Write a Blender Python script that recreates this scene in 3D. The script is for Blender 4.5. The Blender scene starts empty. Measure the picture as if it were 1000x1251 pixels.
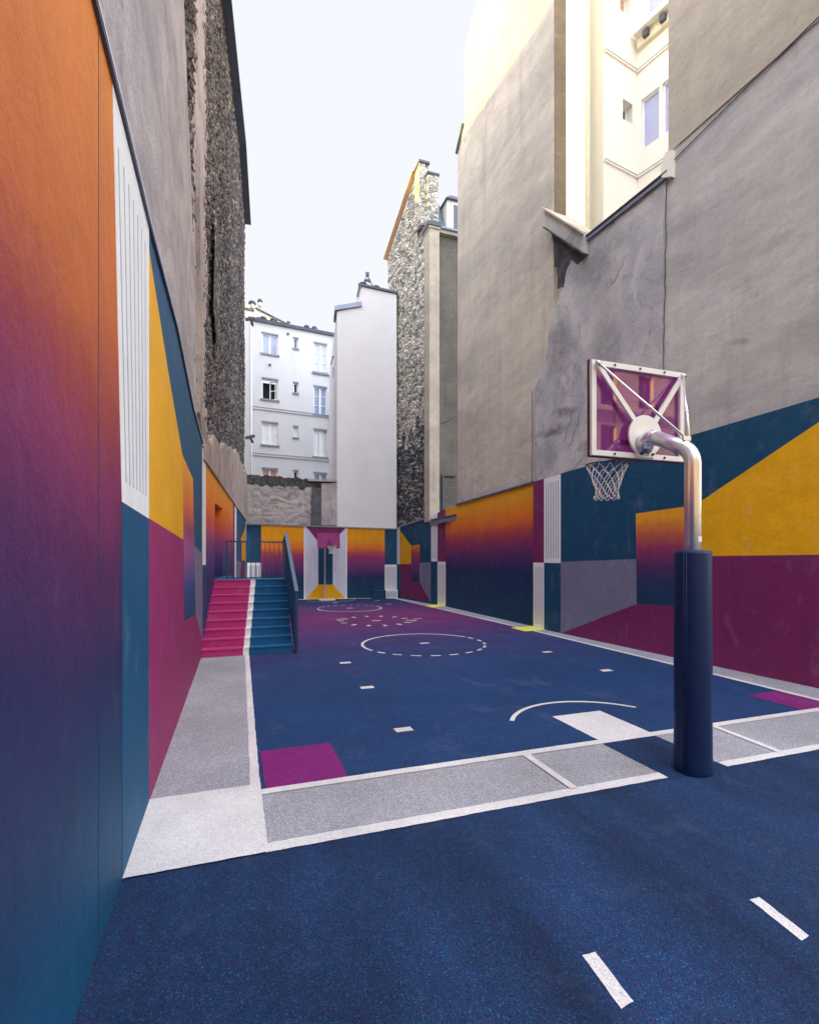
import bpy, bmesh, math, random
from mathutils import Vector, noise
random.seed(7)
S = bpy.context.scene
COL = S.collection
R = math.radians

# ------------------------------------------------------------------ camera survey
F, H, CX, HY = 617.0, 2.0, 500.0, 677.0
TH = math.atan((CX - 286.0) / F)
DX, DY = math.sin(TH), math.cos(TH)

def ray(u, v):
    a = (u - CX) / F
    return (DX + a * DY, DY - a * DX, (HY - v) / F)

def onY(u, v, Y):
    r = ray(u, v); t = Y / r[1]
    return (r[0] * t, Y, H + r[2] * t)

# ------------------------------------------------------------------ helpers
class MB:
    """collects faces with materials; build() links ONE mesh object"""
    def __init__(s): s.v = []; s.f = []; s.m = []; s.sm = []; s.mats = []
    def mi(s, m):
        if m not in s.mats: s.mats.append(m)
        return s.mats.index(m)
    def face(s, pts, m, smooth=False):
        i = len(s.v); s.v += [tuple(p) for p in pts]
        s.f.append(tuple(range(i, i + len(pts)))); s.m.append(s.mi(m)); s.sm.append(smooth)
    def mesh(s, verts, faces, m, smooth=False):
        i = len(s.v); s.v += [tuple(p) for p in verts]; k = s.mi(m)
        for f in faces: s.f.append(tuple(j + i for j in f)); s.m.append(k); s.sm.append(smooth)
    def hexa(s, a, b, m):        # a: 4 pts bottom ring, b: 4 pts top ring
        s.mesh(list(a) + list(b), [(3, 2, 1, 0), (4, 5, 6, 7), (0, 1, 5, 4), (1, 2, 6, 5), (2, 3, 7, 6), (3, 0, 4, 7)], m)
    def box(s, x0, x1, y0, y1, z0, z1, m):
        s.hexa([(x0, y0, z0), (x1, y0, z0), (x1, y1, z0), (x0, y1, z0)], [(x0, y0, z1), (x1, y0, z1), (x1, y1, z1), (x0, y1, z1)], m)
    def tube(s, pts, r, m, n=12, caps=True, smooth=True):
        pts = [Vector(p) for p in pts]; rs = r if isinstance(r, (list, tuple)) else [r] * len(pts)
        ref = Vector((0, 0, 1)); d0 = (pts[1] - pts[0]).normalized()
        if abs(d0.dot(ref)) > .9: ref = Vector((1, 0, 0))
        rings = []; N = None
        for i, p in enumerate(pts):
            if i == 0: d = pts[1] - pts[0]
            elif i == len(pts) - 1: d = pts[-1] - pts[-2]
            else: d = (pts[i + 1] - p).normalized() + (p - pts[i - 1]).normalized()
            d.normalize()
            N = (ref - d * ref.dot(d)).normalized() if N is None else (N - d * N.dot(d)).normalized()
            B = d.cross(N)
            rings.append([p + (N * math.cos(2 * math.pi * k / n) + B * math.sin(2 * math.pi * k / n)) * rs[i] for k in range(n)])
        V = [q for rg in rings for q in rg]; Fc = []
        for i in range(len(pts) - 1):
            for k in range(n):
                k2 = (k + 1) % n; Fc.append((i * n + k, i * n + k2, (i + 1) * n + k2, (i + 1) * n + k))
        s.mesh(V, Fc, m, smooth)
        if caps:
            s.mesh(rings[0], [tuple(range(n - 1, -1, -1))], m); s.mesh(rings[-1], [tuple(range(n))], m)
    def bar(s, p, q, w, h, m):   # rectangular bar between two points
        p, q = Vector(p), Vector(q); d = (q - p).normalized(); up = Vector((0, 0, 1))
        if abs(d.dot(up)) > .98: up = Vector((0, 1, 0))
        a = d.cross(up).normalized(); b = a.cross(d).normalized()
        s.hexa([p - a * w / 2 - b * h / 2, p + a * w / 2 - b * h / 2, p + a * w / 2 + b * h / 2, p - a * w / 2 + b * h / 2],
               [q - a * w / 2 - b * h / 2, q + a * w / 2 - b * h / 2, q + a * w / 2 + b * h / 2, q - a * w / 2 + b * h / 2], m)
    def build(s, name, parent=None, bevel=0, fix=True):
        me = bpy.data.meshes.new(name); off = Vector(parent['_o']) if parent and '_o' in parent else Vector((0, 0, 0))
        me.from_pydata([tuple(Vector(p) - off) for p in s.v], [], s.f)
        for m in s.mats: me.materials.append(m)
        for i, p in enumerate(me.polygons): p.material_index = s.m[i]; p.use_smooth = s.sm[i]
        if fix:
            bm = bmesh.new(); bm.from_mesh(me); bmesh.ops.remove_doubles(bm, verts=bm.verts, dist=.0004)
            bmesh.ops.recalc_face_normals(bm, faces=bm.faces); bm.to_mesh(me); bm.free()
        me.update(); o = bpy.data.objects.new(name, me); COL.objects.link(o)
        if parent: o.parent = parent; o['_o'] = tuple(off)
        if bevel:
            b = o.modifiers.new('Bevel', 'BEVEL'); b.width = bevel; b.segments = 2; b.limit_method = 'ANGLE'
        return o

def thing(name, label, cat, loc=(0, 0, 0), group=None):
    o = bpy.data.objects.new(name, None); COL.objects.link(o); o.location = loc; o['_o'] = tuple(loc)
    o.empty_display_size = .2; o['label'] = label; o['category'] = cat
    if group: o['group'] = group
    return o

def struct(mb, name, **k):
    o = mb.build(name, **k); o['kind'] = 'structure'; return o

class Wall:
    """vertical plane from A to B; s runs along it, z up, off is towards the court"""
    def __init__(s, A, B, flip=False):
        s.A = A; L = math.hypot(B[0] - A[0], B[1] - A[1]); s.L = L
        s.d = ((B[0] - A[0]) / L, (B[1] - A[1]) / L)
        s.n = (s.d[1], -s.d[0]) if not flip else (-s.d[1], s.d[0])
    def px(s, u, v, off=0):
        ax, ay = s.A[0] + s.n[0] * off, s.A[1] + s.n[1] * off
        r = ray(u, v); dx, dy = s.d; det = -r[0] * dy + r[1] * dx
        t = (-ax * dy + ay * dx) / det
        x, y = r[0] * t, r[1] * t
        return ((x - ax) * dx + (y - ay) * dy, H + r[2] * t)
    def P(s, q, z, off=0):
        return (s.A[0] + s.d[0] * q + s.n[0] * off, s.A[1] + s.d[1] * q + s.n[1] * off, z)
    def sY(s, y): return (y - s.A[1]) / s.d[1]

def plate(mb, W, sz, off, m, back=0.0):
    n = len(sz); fr = [W.P(a, b, off) for a, b in sz]; bk = [W.P(a, b, back) for a, b in sz]
    mb.face(fr, m)
    for i in range(n):
        j = (i + 1) % n; mb.face([fr[i], fr[j], bk[j], bk[i]], m)

def pplate(mb, W, pxs, off, m, back=0.0):
    plate(mb, W, [W.px(u, v, off) for u, v in pxs], off, m, back)

def wbox(mb, W, s0, s1, z0, z1, o0, o1, m):
    mb.hexa([W.P(s0, z0, o0), W.P(s1, z0, o0), W.P(s1, z0, o1), W.P(s0, z0, o1)],
            [W.P(s0, z1, o0), W.P(s1, z1, o0), W.P(s1, z1, o1), W.P(s0, z1, o1)], m)

def facade(mb, W, s0, s1, z0, z1, ops, m, off=0.0, depth=.2, mr=None, top=None):
    """wall sheet with real openings and reveals"""
    ss = sorted({s0, s1, *[o[0] for o in ops], *[o[1] for o in ops]}); zz = sorted({z0, z1, *[o[2] for o in ops], *[o[3] for o in ops]})
    for i in range(len(ss) - 1):
        for j in range(len(zz) - 1):
            a, b, c, d = ss[i], ss[i + 1], zz[j], zz[j + 1]; mx, mz = (a + b) / 2, (c + d) / 2
            if any(o[0] < mx < o[1] and o[2] < mz < o[3] for o in ops): continue
            if top and j == len(zz) - 2:
                mb.face([W.P(a, c, off), W.P(b, c, off), W.P(b, top(b), off), W.P(a, top(a), off)], m)
            else: mb.face([W.P(a, c, off), W.P(b, c, off), W.P(b, d, off), W.P(a, d, off)], m)
    for a, b, c, d in ops:
        i = off - depth
        for q in ((a, c, b, c), (b, c, b, d), (b, d, a, d), (a, d, a, c)):
            mb.face([W.P(q[0], q[1], off), W.P(q[2], q[3], off), W.P(q[2], q[3], i), W.P(q[0], q[1], i)], mr or m)

# ------------------------------------------------------------------ materials
def lin(c): return tuple((x / 255 / 12.92 if x / 255 <= .04045 else ((x / 255 + .055) / 1.055) ** 2.4) for x in c)
K = 1.27
def alb(c): return tuple(min(.88, x * K) for x in lin(c)) + (1,)

class NT:
    def __init__(s, name):
        s.m = bpy.data.materials.new(name); s.m.use_nodes = True; s.n = s.m.node_tree; s.n.nodes.clear()
        s.out = s.add('ShaderNodeOutputMaterial'); s.b = s.add('ShaderNodeBsdfPrincipled'); s.l(s.b.outputs[0], s.out.inputs[0])
        s.pos = s.add('ShaderNodeNewGeometry').outputs['Position']
    def add(s, t, **k):
        n = s.n.nodes.new(t)
        for a, b in k.items(): setattr(n, a, b)
        return n
    def l(s, a, b): s.n.links.new(a, b)
    def vec(s, scale=(1, 1, 1), rot=(0, 0, 0)):
        m = s.add('ShaderNodeMapping'); m.inputs['Scale'].default_value = scale; m.inputs['Rotation'].default_value = rot; s.l(s.pos, m.inputs[0]); return m.outputs[0]
    def noise(s, scale, detail=4, rough=.55, vec=None, dist=0):
        n = s.add('ShaderNodeTexNoise'); n.inputs['Scale'].default_value = scale; n.inputs['Detail'].default_value = detail
        n.inputs['Roughness'].default_value = rough; n.inputs['Distortion'].default_value = dist; s.l(vec or s.pos, n.inputs['Vector']); return n.outputs['Fac']
    def vor(s, scale, vec=None, feature='F1'):
        n = s.add('ShaderNodeTexVoronoi'); n.feature = feature; n.inputs['Scale'].default_value = scale; s.l(vec or s.pos, n.inputs['Vector']); return n
    def mr(s, x, a, b, c, d, clamp=True):
        n = s.add('ShaderNodeMapRange'); n.clamp = clamp; s.l(x, n.inputs[0])
        for i, q in enumerate((a, b, c, d)): n.inputs[i + 1].default_value = q
        return n.outputs[0]
    def math(s, op, a, b=None):
        n = s.add('ShaderNodeMath', operation=op)
        for i, q in enumerate((a, b)):
            if q is None: continue
            if isinstance(q, (int, float)): n.inputs[i].default_value = q
            else: s.l(q, n.inputs[i])
        return n.outputs[0]
    def mix(s, f, a, b, blend='MIX'):
        n = s.add('ShaderNodeMix', data_type='RGBA', blend_type=blend)
        for q, i in ((f, 0), (a, 6), (b, 7)):
            if isinstance(q, (int, float)): n.inputs[i].default_value = q
            elif isinstance(q, tuple): n.inputs[i].default_value = q
            else: s.l(q, n.inputs[i])
        return n.outputs[2]
    def ramp(s, x, stops, interp='LINEAR'):
        n = s.add('ShaderNodeValToRGB'); n.color_ramp.interpolation = interp; e = n.color_ramp.elements
        while len(e) < len(stops): e.new(.5)
        for i, (p, c) in enumerate(stops): e[i].position = p; e[i].color = c
        s.l(x, n.inputs[0]); return n.outputs[0]
    def val(s, col, f, amt):   # multiply colour by 1 +/- amt driven by f
        v = s.mr(f, .25, .75, 1 - amt, 1 + amt)
        n = s.add('ShaderNodeVectorMath', operation='SCALE'); s.l(v, n.inputs['Scale'])
        if isinstance(col, tuple): n.inputs[0].default_value = col[:3]
        else: s.l(col, n.inputs[0])
        return n.outputs[0]
    def bump(s, h, strength, dist=.01, prev=None):
        n = s.add('ShaderNodeBump'); n.inputs['Strength'].default_value = strength; n.inputs['Distance'].default_value = dist; s.l(h, n.inputs['Height'])
        if prev: s.l(prev, n.inputs['Normal'])
        s.l(n.outputs[0], s.b.inputs['Normal']); return n.outputs[0]
    def done(s, col, rough=.8, metal=0, spec=.3):
        if isinstance(col, tuple): s.b.inputs['Base Color'].default_value = col
        else: s.l(col, s.b.inputs['Base Color'])
        if isinstance(rough, (int, float)): s.b.inputs['Roughness'].default_value = rough
        else: s.l(rough, s.b.inputs['Roughness'])
        s.b.inputs['Metallic'].default_value = metal; s.b.inputs['Specular IOR Level'].default_value = spec
        return s.m

def paint(name, c, var=.07, rough=.62, bump=.35, spec=.35, scuff=.06):
    t = NT(name); col = alb(c) if isinstance(c, tuple) else c
    col = t.val(col, t.noise(1.3, 6, .6), var); col = t.val(col, t.noise(14, 5, .6), var * .6)
    col = t.val(col, t.noise(7, 4, .6, t.vec((1, 1, .08))), .05)
    sc = t.mr(t.noise(3.2, 8, .68, t.vec((1, 1, .55))), .56, .74, 0, scuff * 1.7)
    col = t.mix(sc, col, (.62, .6, .68, 1))
    h = t.math('ADD', t.math('MULTIPLY', t.noise(95, 3, .6), .6), t.noise(22, 3, .6))
    b = t.bump(h, bump, .012); t.bump(t.noise(2.2, 3), .5, .05, b)
    return t.done(col, rough, 0, spec)

def gradient(name, stops, wob=.5, **k):
    """fade of paint from one colour to the next with height above the court"""
    t = NT(name); sep = t.add('ShaderNodeSeparateXYZ'); t.l(t.pos, sep.inputs[0]); z = sep.outputs[2]
    w = t.mr(t.noise(.55, 3, .5), .3, .7, -wob / 2, wob / 2)
    w2 = t.mr(t.noise(6, 5, .6), .3, .7, -.05, .05)
    zz = t.math('ADD', t.math('ADD', z, w), w2); z0, z1 = stops[0][0], stops[-1][0]
    x = t.mr(zz, z0, z1, 0, 1)
    col = t.ramp(x, [((a - z0) / (z1 - z0), alb(c)) for a, c in stops], 'EASE' if k.get('ease') else 'LINEAR')
    col = t.val(col, t.noise(1.3, 6, .6), .07); col = t.val(col, t.noise(17, 5, .65), .06); col = t.val(col, t.noise(7, 4, .6, t.vec((1, 1, .08))), .06)
    sc = t.mr(t.noise(3.2, 8, .7, t.vec((1, 1, .45))), .58, .78, 0, .08); col = t.mix(sc, col, (.55, .5, .62, 1))
    h = t.math('ADD', t.math('MULTIPLY', t.noise(95, 3, .6), .6), t.noise(22, 3, .6))
    b = t.bump(h, .4, .012); t.bump(t.noise(2.2, 3), .5, .05, b)
    return t.done(col, .62, 0, .35)

TEAL = paint('teal_paint', (10, 72, 108)); TEALD = paint('deep_teal_paint', (8, 64, 96))
YEL = paint('yellow_paint', (252, 158, 6)); MAR = paint('maroon_paint', (110, 34, 84)); MARL = paint('magenta_paint', (138, 42, 96))
GREYP = paint('grey_paint', (112, 112, 134), scuff=.15); WHITEP = paint('white_mural_paint', (226, 222, 234), var=.03, scuff=0)
LINEP = paint('stripe_grey_paint', (146, 152, 174), var=.03, scuff=0); PALE = paint('pale_mural_paint', (196, 196, 214), var=.05, scuff=0)  # pinstripes are the mural's own blue-grey paint
ORN = (222, 128, 30)
G_LEFT = gradient('left_fade', [(.45, (8, 64, 98)), (1.0, (18, 48, 84)), (1.55, (36, 34, 76)), (2.1, (74, 29, 74)), (2.5, (112, 36, 78)), (2.85, (136, 50, 50)), (3.25, (170, 84, 34)), (4.5, (196, 112, 34))], .35)
G_LEFT2 = gradient('left_small_fade', [(1.1, (16, 66, 106)), (1.55, (52, 70, 130)), (2.05, (150, 84, 140)), (2.35, (140, 66, 88)), (2.7, (205, 104, 50)), (3.2, (240, 150, 40))], .05)
G_LEFT3 = gradient('left_far_fade', [(1.5, (40, 48, 96)), (1.9, (82, 56, 116)), (2.3, (136, 62, 112)), (2.7, (196, 84, 60)), (3.1, (226, 116, 30)), (3.9, (246, 150, 26))], .1)
G_RIGHT = gradient('right_fade', [(.8, (10, 52, 84)), (1.5, (24, 40, 84)), (1.95, (80, 38, 92)), (2.35, (130, 42, 84)), (2.62, (160, 62, 62)), (3.0, (212, 104, 28)), (3.6, (240, 146, 8))], .12)
G_RIGHT2 = gradient('right_small_fade', [(1.0, (10, 54, 86)), (1.4, (30, 48, 88)), (1.75, (74, 42, 92)), (2.1, (130, 46, 88)), (2.4, (176, 84, 60)), (2.75, (228, 146, 30))], .06)
G_BACK = gradient('back_fade', [(.35, (12, 58, 90)), (.95, (26, 44, 88)), (1.35, (92, 46, 106)), (1.85, (140, 50, 100)), (2.05, (170, 70, 70)), (2.3, (212, 116, 44)), (2.7, (240, 146, 8))], .04)

def concrete(name, c, c2, streak=.5, rough=.92, dark=.5, diag=True):
    t = NT(name)
    v = t.vec((1, .35, 1.0), (R(38), 0, 0)) if diag else None
    f = t.noise(.8, 8, .62, v, .4); col = t.mix(t.mr(f, .38, .62, 0, 1), alb(c), alb(c2))
    col = t.val(col, t.noise(5, 8, .65, v, .3), .11); col = t.val(col, t.noise(60, 4, .7), .13); col = t.val(col, t.noise(16, 8, .7), .08); col = t.val(col, t.noise(3.5, 5, .6, t.vec((1, 1, .09))), .06)
    lines = t.mr(t.noise(2.2, 6, .6, t.vec((1, .22, 3.2), (R(40), 0, 0)), .2), .62, .72, 0, .18)
    col = t.mix(lines, col, (.72, .7, .66, 1))
    st = t.mr(t.noise(.75, 7, .6, None, 1.2), .60, .72, 0, dark)
    col = t.mix(st, col, alb(tuple(x * .55 for x in c)))
    rain = t.mr(t.noise(2.6, 7, .62, t.vec((1, 1, .06)), .3), .57, .72, 0, .3); col = t.mix(rain, col, alb(tuple(x * .62 for x in c)))
    pits = t.mr(t.noise(11, 8, .75), .64, .72, 0, .35); col = t.mix(pits, col, alb(tuple(x * .6 for x in c)))
    h = t.math('ADD', t.noise(120, 3, .7), t.math('MULTIPLY', t.noise(7, 6, .7), .8))
    b = t.bump(h, .35, .012); t.bump(t.noise(1.5, 4), .4, .08, b)
    return t.done(col, rough, 0, .2)

CEM = concrete('grey_cement', (180, 176, 172), (156, 153, 151), dark=.5)
BEI = concrete('beige_render', (192, 183, 168), (170, 161, 150), dark=.22)
BEI2 = concrete('taupe_render', (180, 170, 154), (164, 155, 142), dark=.18)
BRN = concrete('brown_return_render', (120, 108, 88), (100, 90, 76), dark=.3, diag=False)

SPOTS = [((7.75, 10.9, 9.9), (.5, .55, 1.1), (60, 60, 62), .85), ((7.8, 9.6, 8.6), (.5, .8, .9), (104, 102, 108), .6), ((7.8, 8.9, 5.75), (.5, .32, .22), (58, 64, 58), .9), ((7.8, 8.55, 5.62), (.5, .25, .2), (58, 64, 58), .8),
         ((7.7, 11.2, 5.2), (.6, .7, .14), (88, 88, 94), .8), ((7.7, 10.7, 5.55), (.6, .5, .14), (88, 88, 94), .8), ((7.7, 11.4, 4.6), (.6, .5, .5), (110, 110, 116), .5), ((7.8, 9.3, 6.6), (.5, .5, 1.6), (112, 108, 106), .5), ((7.75, 10.9, 7.2), (.5, .6, .8), (104, 100, 104), .55)]
def spots(t, col):
    for (p, rad, c, amt) in SPOTS:
        m = t.add('ShaderNodeMapping', vector_type='TEXTURE'); m.inputs['Location'].default_value = p; m.inputs['Scale'].default_value = rad
        nz = t.add('ShaderNodeTexNoise'); nz.inputs['Scale'].default_value = 2.2; nz.inputs['Detail'].default_value = 7; t.l(t.pos, nz.inputs['Vector'])
        ad = t.add('ShaderNodeVectorMath', operation='ADD'); scl = t.add('ShaderNodeVectorMath', operation='MULTIPLY_ADD'); t.l(nz.outputs['Color'], scl.inputs[0]); scl.inputs[1].default_value = (.5, .5, .5); scl.inputs[2].default_value = (-.25, -.25, -.25)
        t.l(t.pos, ad.inputs[0]); t.l(scl.outputs[0], ad.inputs[1]); t.l(ad.outputs[0], m.inputs[0])
        ln_ = t.add('ShaderNodeVectorMath', operation='LENGTH'); t.l(m.outputs[0], ln_.inputs[0])
        f = t.mr(ln_.outputs['Value'], .35, 1.15, amt, 0); f = t.math('MULTIPLY', f, t.mr(t.noise(6, 6, .7), .35, .6, .55, 1)); col = t.mix(f, col, alb(c))
    return col
def blotchy(name, c, c2, cd, sc=1.2, thr=(.52, .6), drk=.8, stretch=(1, 1, 1), bump=.6, spot=False):
    t = NT(name); v = t.vec(stretch)
    col = t.mix(t.mr(t.noise(sc, 8, .65, v, .8), .4, .6, 0, 1), alb(c), alb(c2))
    col = t.mix(t.mr(t.noise(sc * 1.7, 9, .7, v, 1.5), thr[0], thr[1], 0, drk), col, alb(cd))
    col = t.val(col, t.noise(40, 5, .7, v), .16)
    if spot: col = spots(t, col)
    h = t.math('ADD', t.noise(70, 4, .7, v), t.math('MULTIPLY', t.noise(9, 7, .75, v, 1), 1.6))
    t.bump(h, bump, .03); return t.done(col, .95, 0, .15)

PATCH = blotchy('patched_cement', (190, 186, 185), (166, 163, 166), (118, 117, 123), 1.0, (.53, .67), .6, (1, 1, .8), .7, True)
DARKCEM = blotchy('dark_cement', (86, 86, 88), (66, 66, 70), (46, 47, 50), 2, (.5, .6), .6)  # dark cement for cracks and the painted shade under the chute
MOLD = blotchy('green_mould_cement', (92, 100, 92), (72, 80, 74), (60, 66, 62), 6, (.5, .6), .6)
LPLAS = blotchy('old_grey_plaster', (188, 180, 180), (160, 152, 156), (120, 114, 118), 1.4, (.56, .68), .5, (1, .55, .8), .7)
LPLAS2 = blotchy('pinkish_old_plaster', (190, 174, 166), (160, 146, 142), (112, 104, 102), 2.2, (.55, .62), .7, (1, 1.5, .5), .9)
RUBW = blotchy('mossy_old_wall', (190, 183, 182), (164, 158, 160), (122, 118, 88), .9, (.55, .63), .75, (1, 1, 1), .9)
RUBD = blotchy('black_crusted_stone', (92, 92, 94), (64, 64, 68), (146, 146, 142), 5, (.56, .62), .8, (1, 1, 1), 1)
CEMD = blotchy('dark_patch_cement', (104, 104, 108), (88, 88, 94), (70, 70, 76), 2)

def rubble(name, stones, mortar, sc, stretch, rot=0, bump=1.0):
    t = NT(name); w = t.add('ShaderNodeVectorMath', operation='ADD'); v = t.vec(stretch, (R(rot), 0, 0)); t.l(v, w.inputs[0])
    nn = t.add('ShaderNodeTexNoise'); nn.inputs['Scale'].default_value = 2.5; nn.inputs['Detail'].default_value = 4; t.l(v, nn.inputs['Vector'])
    sc_ = t.add('ShaderNodeVectorMath', operation='SCALE'); sc_.inputs['Scale'].default_value = .35; t.l(nn.outputs['Color'], sc_.inputs[0]); t.l(sc_.outputs[0], w.inputs[1])
    vo = t.vor(sc, w.outputs[0]); ed = t.vor(sc, w.outputs[0], 'DISTANCE_TO_EDGE').outputs['Distance']
    sp = t.add('ShaderNodeSeparateColor'); t.l(vo.outputs['Color'], sp.inputs[0])
    n = len(stones); col = t.ramp(sp.outputs[0], [(i / n, alb(c)) for i, c in enumerate(stones)], 'CONSTANT')
    big = t.noise(.35, 4, .5); 
    col = t.mix(t.mr(ed, .0, .09, 1, 0), col, alb(mortar)); col = t.val(col, t.noise(30, 6, .75), .3); col = t.val(col, big, .2)
    h = t.math('ADD', t.mr(ed, 0, .25, 0, 1), t.math('MULTIPLY', t.noise(25, 7, .75), .7))
    t.bump(h, bump, .06); return t.done(col, .95, 0, .15)

RUBL = rubble('dark_rubble_stone', [(108, 104, 108), (80, 78, 82), (124, 118, 118), (66, 64, 68), (150, 140, 128), (96, 92, 96), (80, 78, 82), (112, 108, 112)], (112, 107, 108), 9.0, (1, .5, 1.1), 0, .8)
RUBR = rubble('pale_rubble_stone', [(190, 184, 170), (216, 208, 190), (160, 154, 146), (204, 198, 184), (134, 130, 126), (222, 214, 198)], (172, 166, 156), 5.5, (1, .7, 1.2), 32, 1.0)
RUBRD = rubble('shade_toned_rubble', [(112, 112, 112), (84, 84, 86), (162, 160, 156), (98, 98, 100), (72, 72, 76), (134, 132, 130)], (92, 92, 92), 6.5, (1, .7, 1.2), 32, 1.0)  # gable stone darkened for the shade low on its face

def simple(name, c, rough=.6, metal=0, var=.04, bump=.0, spec=.4, lit=None):
    t = NT(name); col = t.val(alb(c), t.noise(3, 5, .6), var); 
    if bump: t.bump(t.noise(60, 4, .65), bump, .01)
    m = t.done(col, rough, metal, spec); return m

WHITEA = NT('old_white_render'); _c = WHITEA.val((.62, .61, .61, 1), WHITEA.noise(1.1, 6, .6), .04); _c = WHITEA.mix(WHITEA.mr(WHITEA.noise(1.0, 7, .65, WHITEA.vec((1, 1, .2))), .55, .75, 0, .2), _c, (.4, .4, .44, 1))
WHITEA = WHITEA.done(_c, .9)
WHITEW = NT('white_render'); _c = WHITEW.val((.88, .87, .89, 1), WHITEW.noise(1.1, 6, .6), .035); _c = WHITEW.mix(WHITEW.mr(WHITEW.noise(1.2, 7, .65, WHITEW.vec((1, 1, .2))), .55, .75, 0, .14), _c, (.5, .5, .55, 1))
WHITEW.bump(WHITEW.noise(70, 4, .6), .12, .01); WHITEW = WHITEW.done(_c, .85)
WHITEC = simple('cream_white_paint', (218, 213, 203), .7, var=.02, bump=.1)
ZINC = NT('zinc_sheet'); _c = ZINC.val(alb((128, 136, 152)), ZINC.noise(4, 6, .6), .14); ZINC.bump(ZINC.noise(18, 4), .1, .01); ZINC = ZINC.done(_c, .5, .5)
ZINCD = simple('dark_zinc', (84, 90, 102), .55, .3, .15, .1); DARK = simple('dark_interior', (38, 44, 44), .9)
FRAMEW = simple('white_window_frame', (232, 232, 238), .45); SILL = simple('grey_sill', (120, 124, 136), .7, bump=.1)
BLIND = simple('white_shutter', (226, 228, 240), .6); TERRA = simple('warm_chimney_render', (226, 206, 176), .85, var=.1, bump=.2)
COWL = simple('dark_clay_cowl', (84, 84, 94), .7); RED = simple('orange_curtain', (176, 140, 122), .8)
def glass_pane(name, c):
    t = NT(name); t.bump(t.noise(1.3, 2), .03, .02); return t.done(alb(c), .06, 0, .9)
PANE = glass_pane('window_glass', (132, 146, 172)); PANED = glass_pane('dark_window_glass', (40, 46, 56)); PANEL_ = glass_pane('lilac_window_glass', (160, 164, 200))

def granules(name, cols, rough=.9, scale=190, big=None, yfade=None, fine=.12, bands=False):
    """cast rubber granules: every crumb has its own colour"""
    t = NT(name); vo = t.vor(scale); sp = t.add('ShaderNodeSeparateColor'); t.l(vo.outputs['Color'], sp.inputs[0])
    p = 0; st = []
    for w, c in cols: st.append((p, alb(c))); p += w
    col = t.ramp(sp.outputs[0], st, 'CONSTANT')
    if yfade:
        s2 = t.add('ShaderNodeSeparateXYZ'); t.l(t.pos, s2.inputs[0])
        yy = t.math('ADD', s2.outputs[1], t.mr(t.noise(.5, 4, .6), .3, .7, -.5, .5)); y0, y1 = yfade[0][0], yfade[-1][0]
        base = t.ramp(t.mr(yy, y0, y1, 0, 1), [((a - y0) / (y1 - y0), alb(c)) for a, c in yfade])
        amt = t.mr(s2.outputs[1], 2.5, 6.5, .25, .9); col = t.mix(amt, col, base)
        spk = t.mr(sp.outputs[1], .93, .935, 0, .25); col = t.mix(spk, col, alb((70, 110, 170)))
        col = t.val(col, sp.outputs[2], .22)
    col = t.val(col, t.noise(.9, 5, .6), .12); col = t.val(col, t.noise(9, 5, .65), fine)
    # laid strips of slightly different tone, dusty smears and foot traffic
    if bands: col = t.val(col, t.noise(1.0, 3, .5, t.vec((1.5, .35, 1), (0, 0, R(-24))), .3), .5); col = t.mix(t.mr(t.noise(2.3, 8, .7, None, .6), .56, .76, 0, .14), col, (.12, .17, .26, 1))
    else: col = t.mix(t.mr(t.noise(1.6, 8, .72, t.vec((1, .6, 1)), .8), .55, .74, 0, .2), col, (.2, .23, .3, 1)); col = t.val(col, t.noise(.45, 5, .6), .1)
    d = vo.outputs['Distance']; b = t.bump(t.math('SUBTRACT', 1.0, d), .45, .004); t.bump(t.noise(3, 4), .3, .01, b)
    return t.done(col, rough, 0, .22)

FLOOR = granules('navy_rubber', [(.42, (20, 44, 92)), (.17, (16, 34, 66)), (.15, (34, 66, 116)), (.13, (78, 40, 104)), (.07, (30, 84, 128)), (.06, (24, 26, 52))],
                 yfade=[(4.3, (15, 52, 86)), (6.0, (19, 50, 90)), (8.0, (26, 52, 92)), (10.5, (46, 48, 92)), (12.8, (78, 42, 94)), (15.2, (104, 40, 86)), (17.5, (92, 40, 88)), (19.5, (60, 46, 90)), (21.5, (22, 50, 82))])
FNEAR = granules('dark_navy_rubber', [(.46, (17, 42, 75)), (.18, (14, 33, 59)), (.16, (21, 52, 87)), (.10, (50, 28, 66)), (.04, (38, 78, 112)), (.06, (15, 20, 38))], fine=.14, bands=True)
FGREY = granules('grey_rubber', [(.4, (140, 140, 148)), (.25, (124, 124, 133)), (.2, (162, 162, 168)), (.1, (98, 98, 110)), (.05, (186, 186, 192))], fine=.05)
FWHITE = granules('white_rubber', [(.5, (196, 193, 194)), (.3, (184, 180, 182)), (.12, (208, 204, 206)), (.08, (158, 155, 160))], fine=.05)
FPURP = granules('purple_rubber', [(.5, (112, 28, 100)), (.25, (96, 24, 88)), (.2, (126, 36, 112)), (.05, (80, 26, 78))])
FYEL = granules('yellow_rubber', [(.6, (226, 214, 96)), (.4, (206, 196, 84))])
PINK = paint('pink_step_paint', (166, 48, 112), var=.06, bump=.2); BLUE = paint('blue_step_paint', (14, 84, 128), var=.06, bump=.2)
RAIL = simple('navy_metal_paint', (26, 62, 92), .38, 0, .04, .04, .5)
STREET = simple('asphalt', (78, 80, 84), .95, 0, .15, .4)

# ------------------------------------------------------------------ ground
g = MB(); g.face([(-150, -150, -.02), (150, -150, -.02), (150, 150, -.02), (-150, 150, -.02)], STREET); struct(g, 'ground')
g = MB(); g.face([(-1.2, -6, 0), (8.9, -6, 0), (8.9, 3.5, 0), (-1.2, 3.5, 0)], FNEAR)
g.face([(-1.2, 3.5, 0), (8.9, 3.5, 0), (8.9, 23.2, 0), (-1.2, 23.2, 0)], FLOOR); struct(g, 'court_floor', fix=False)

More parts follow.
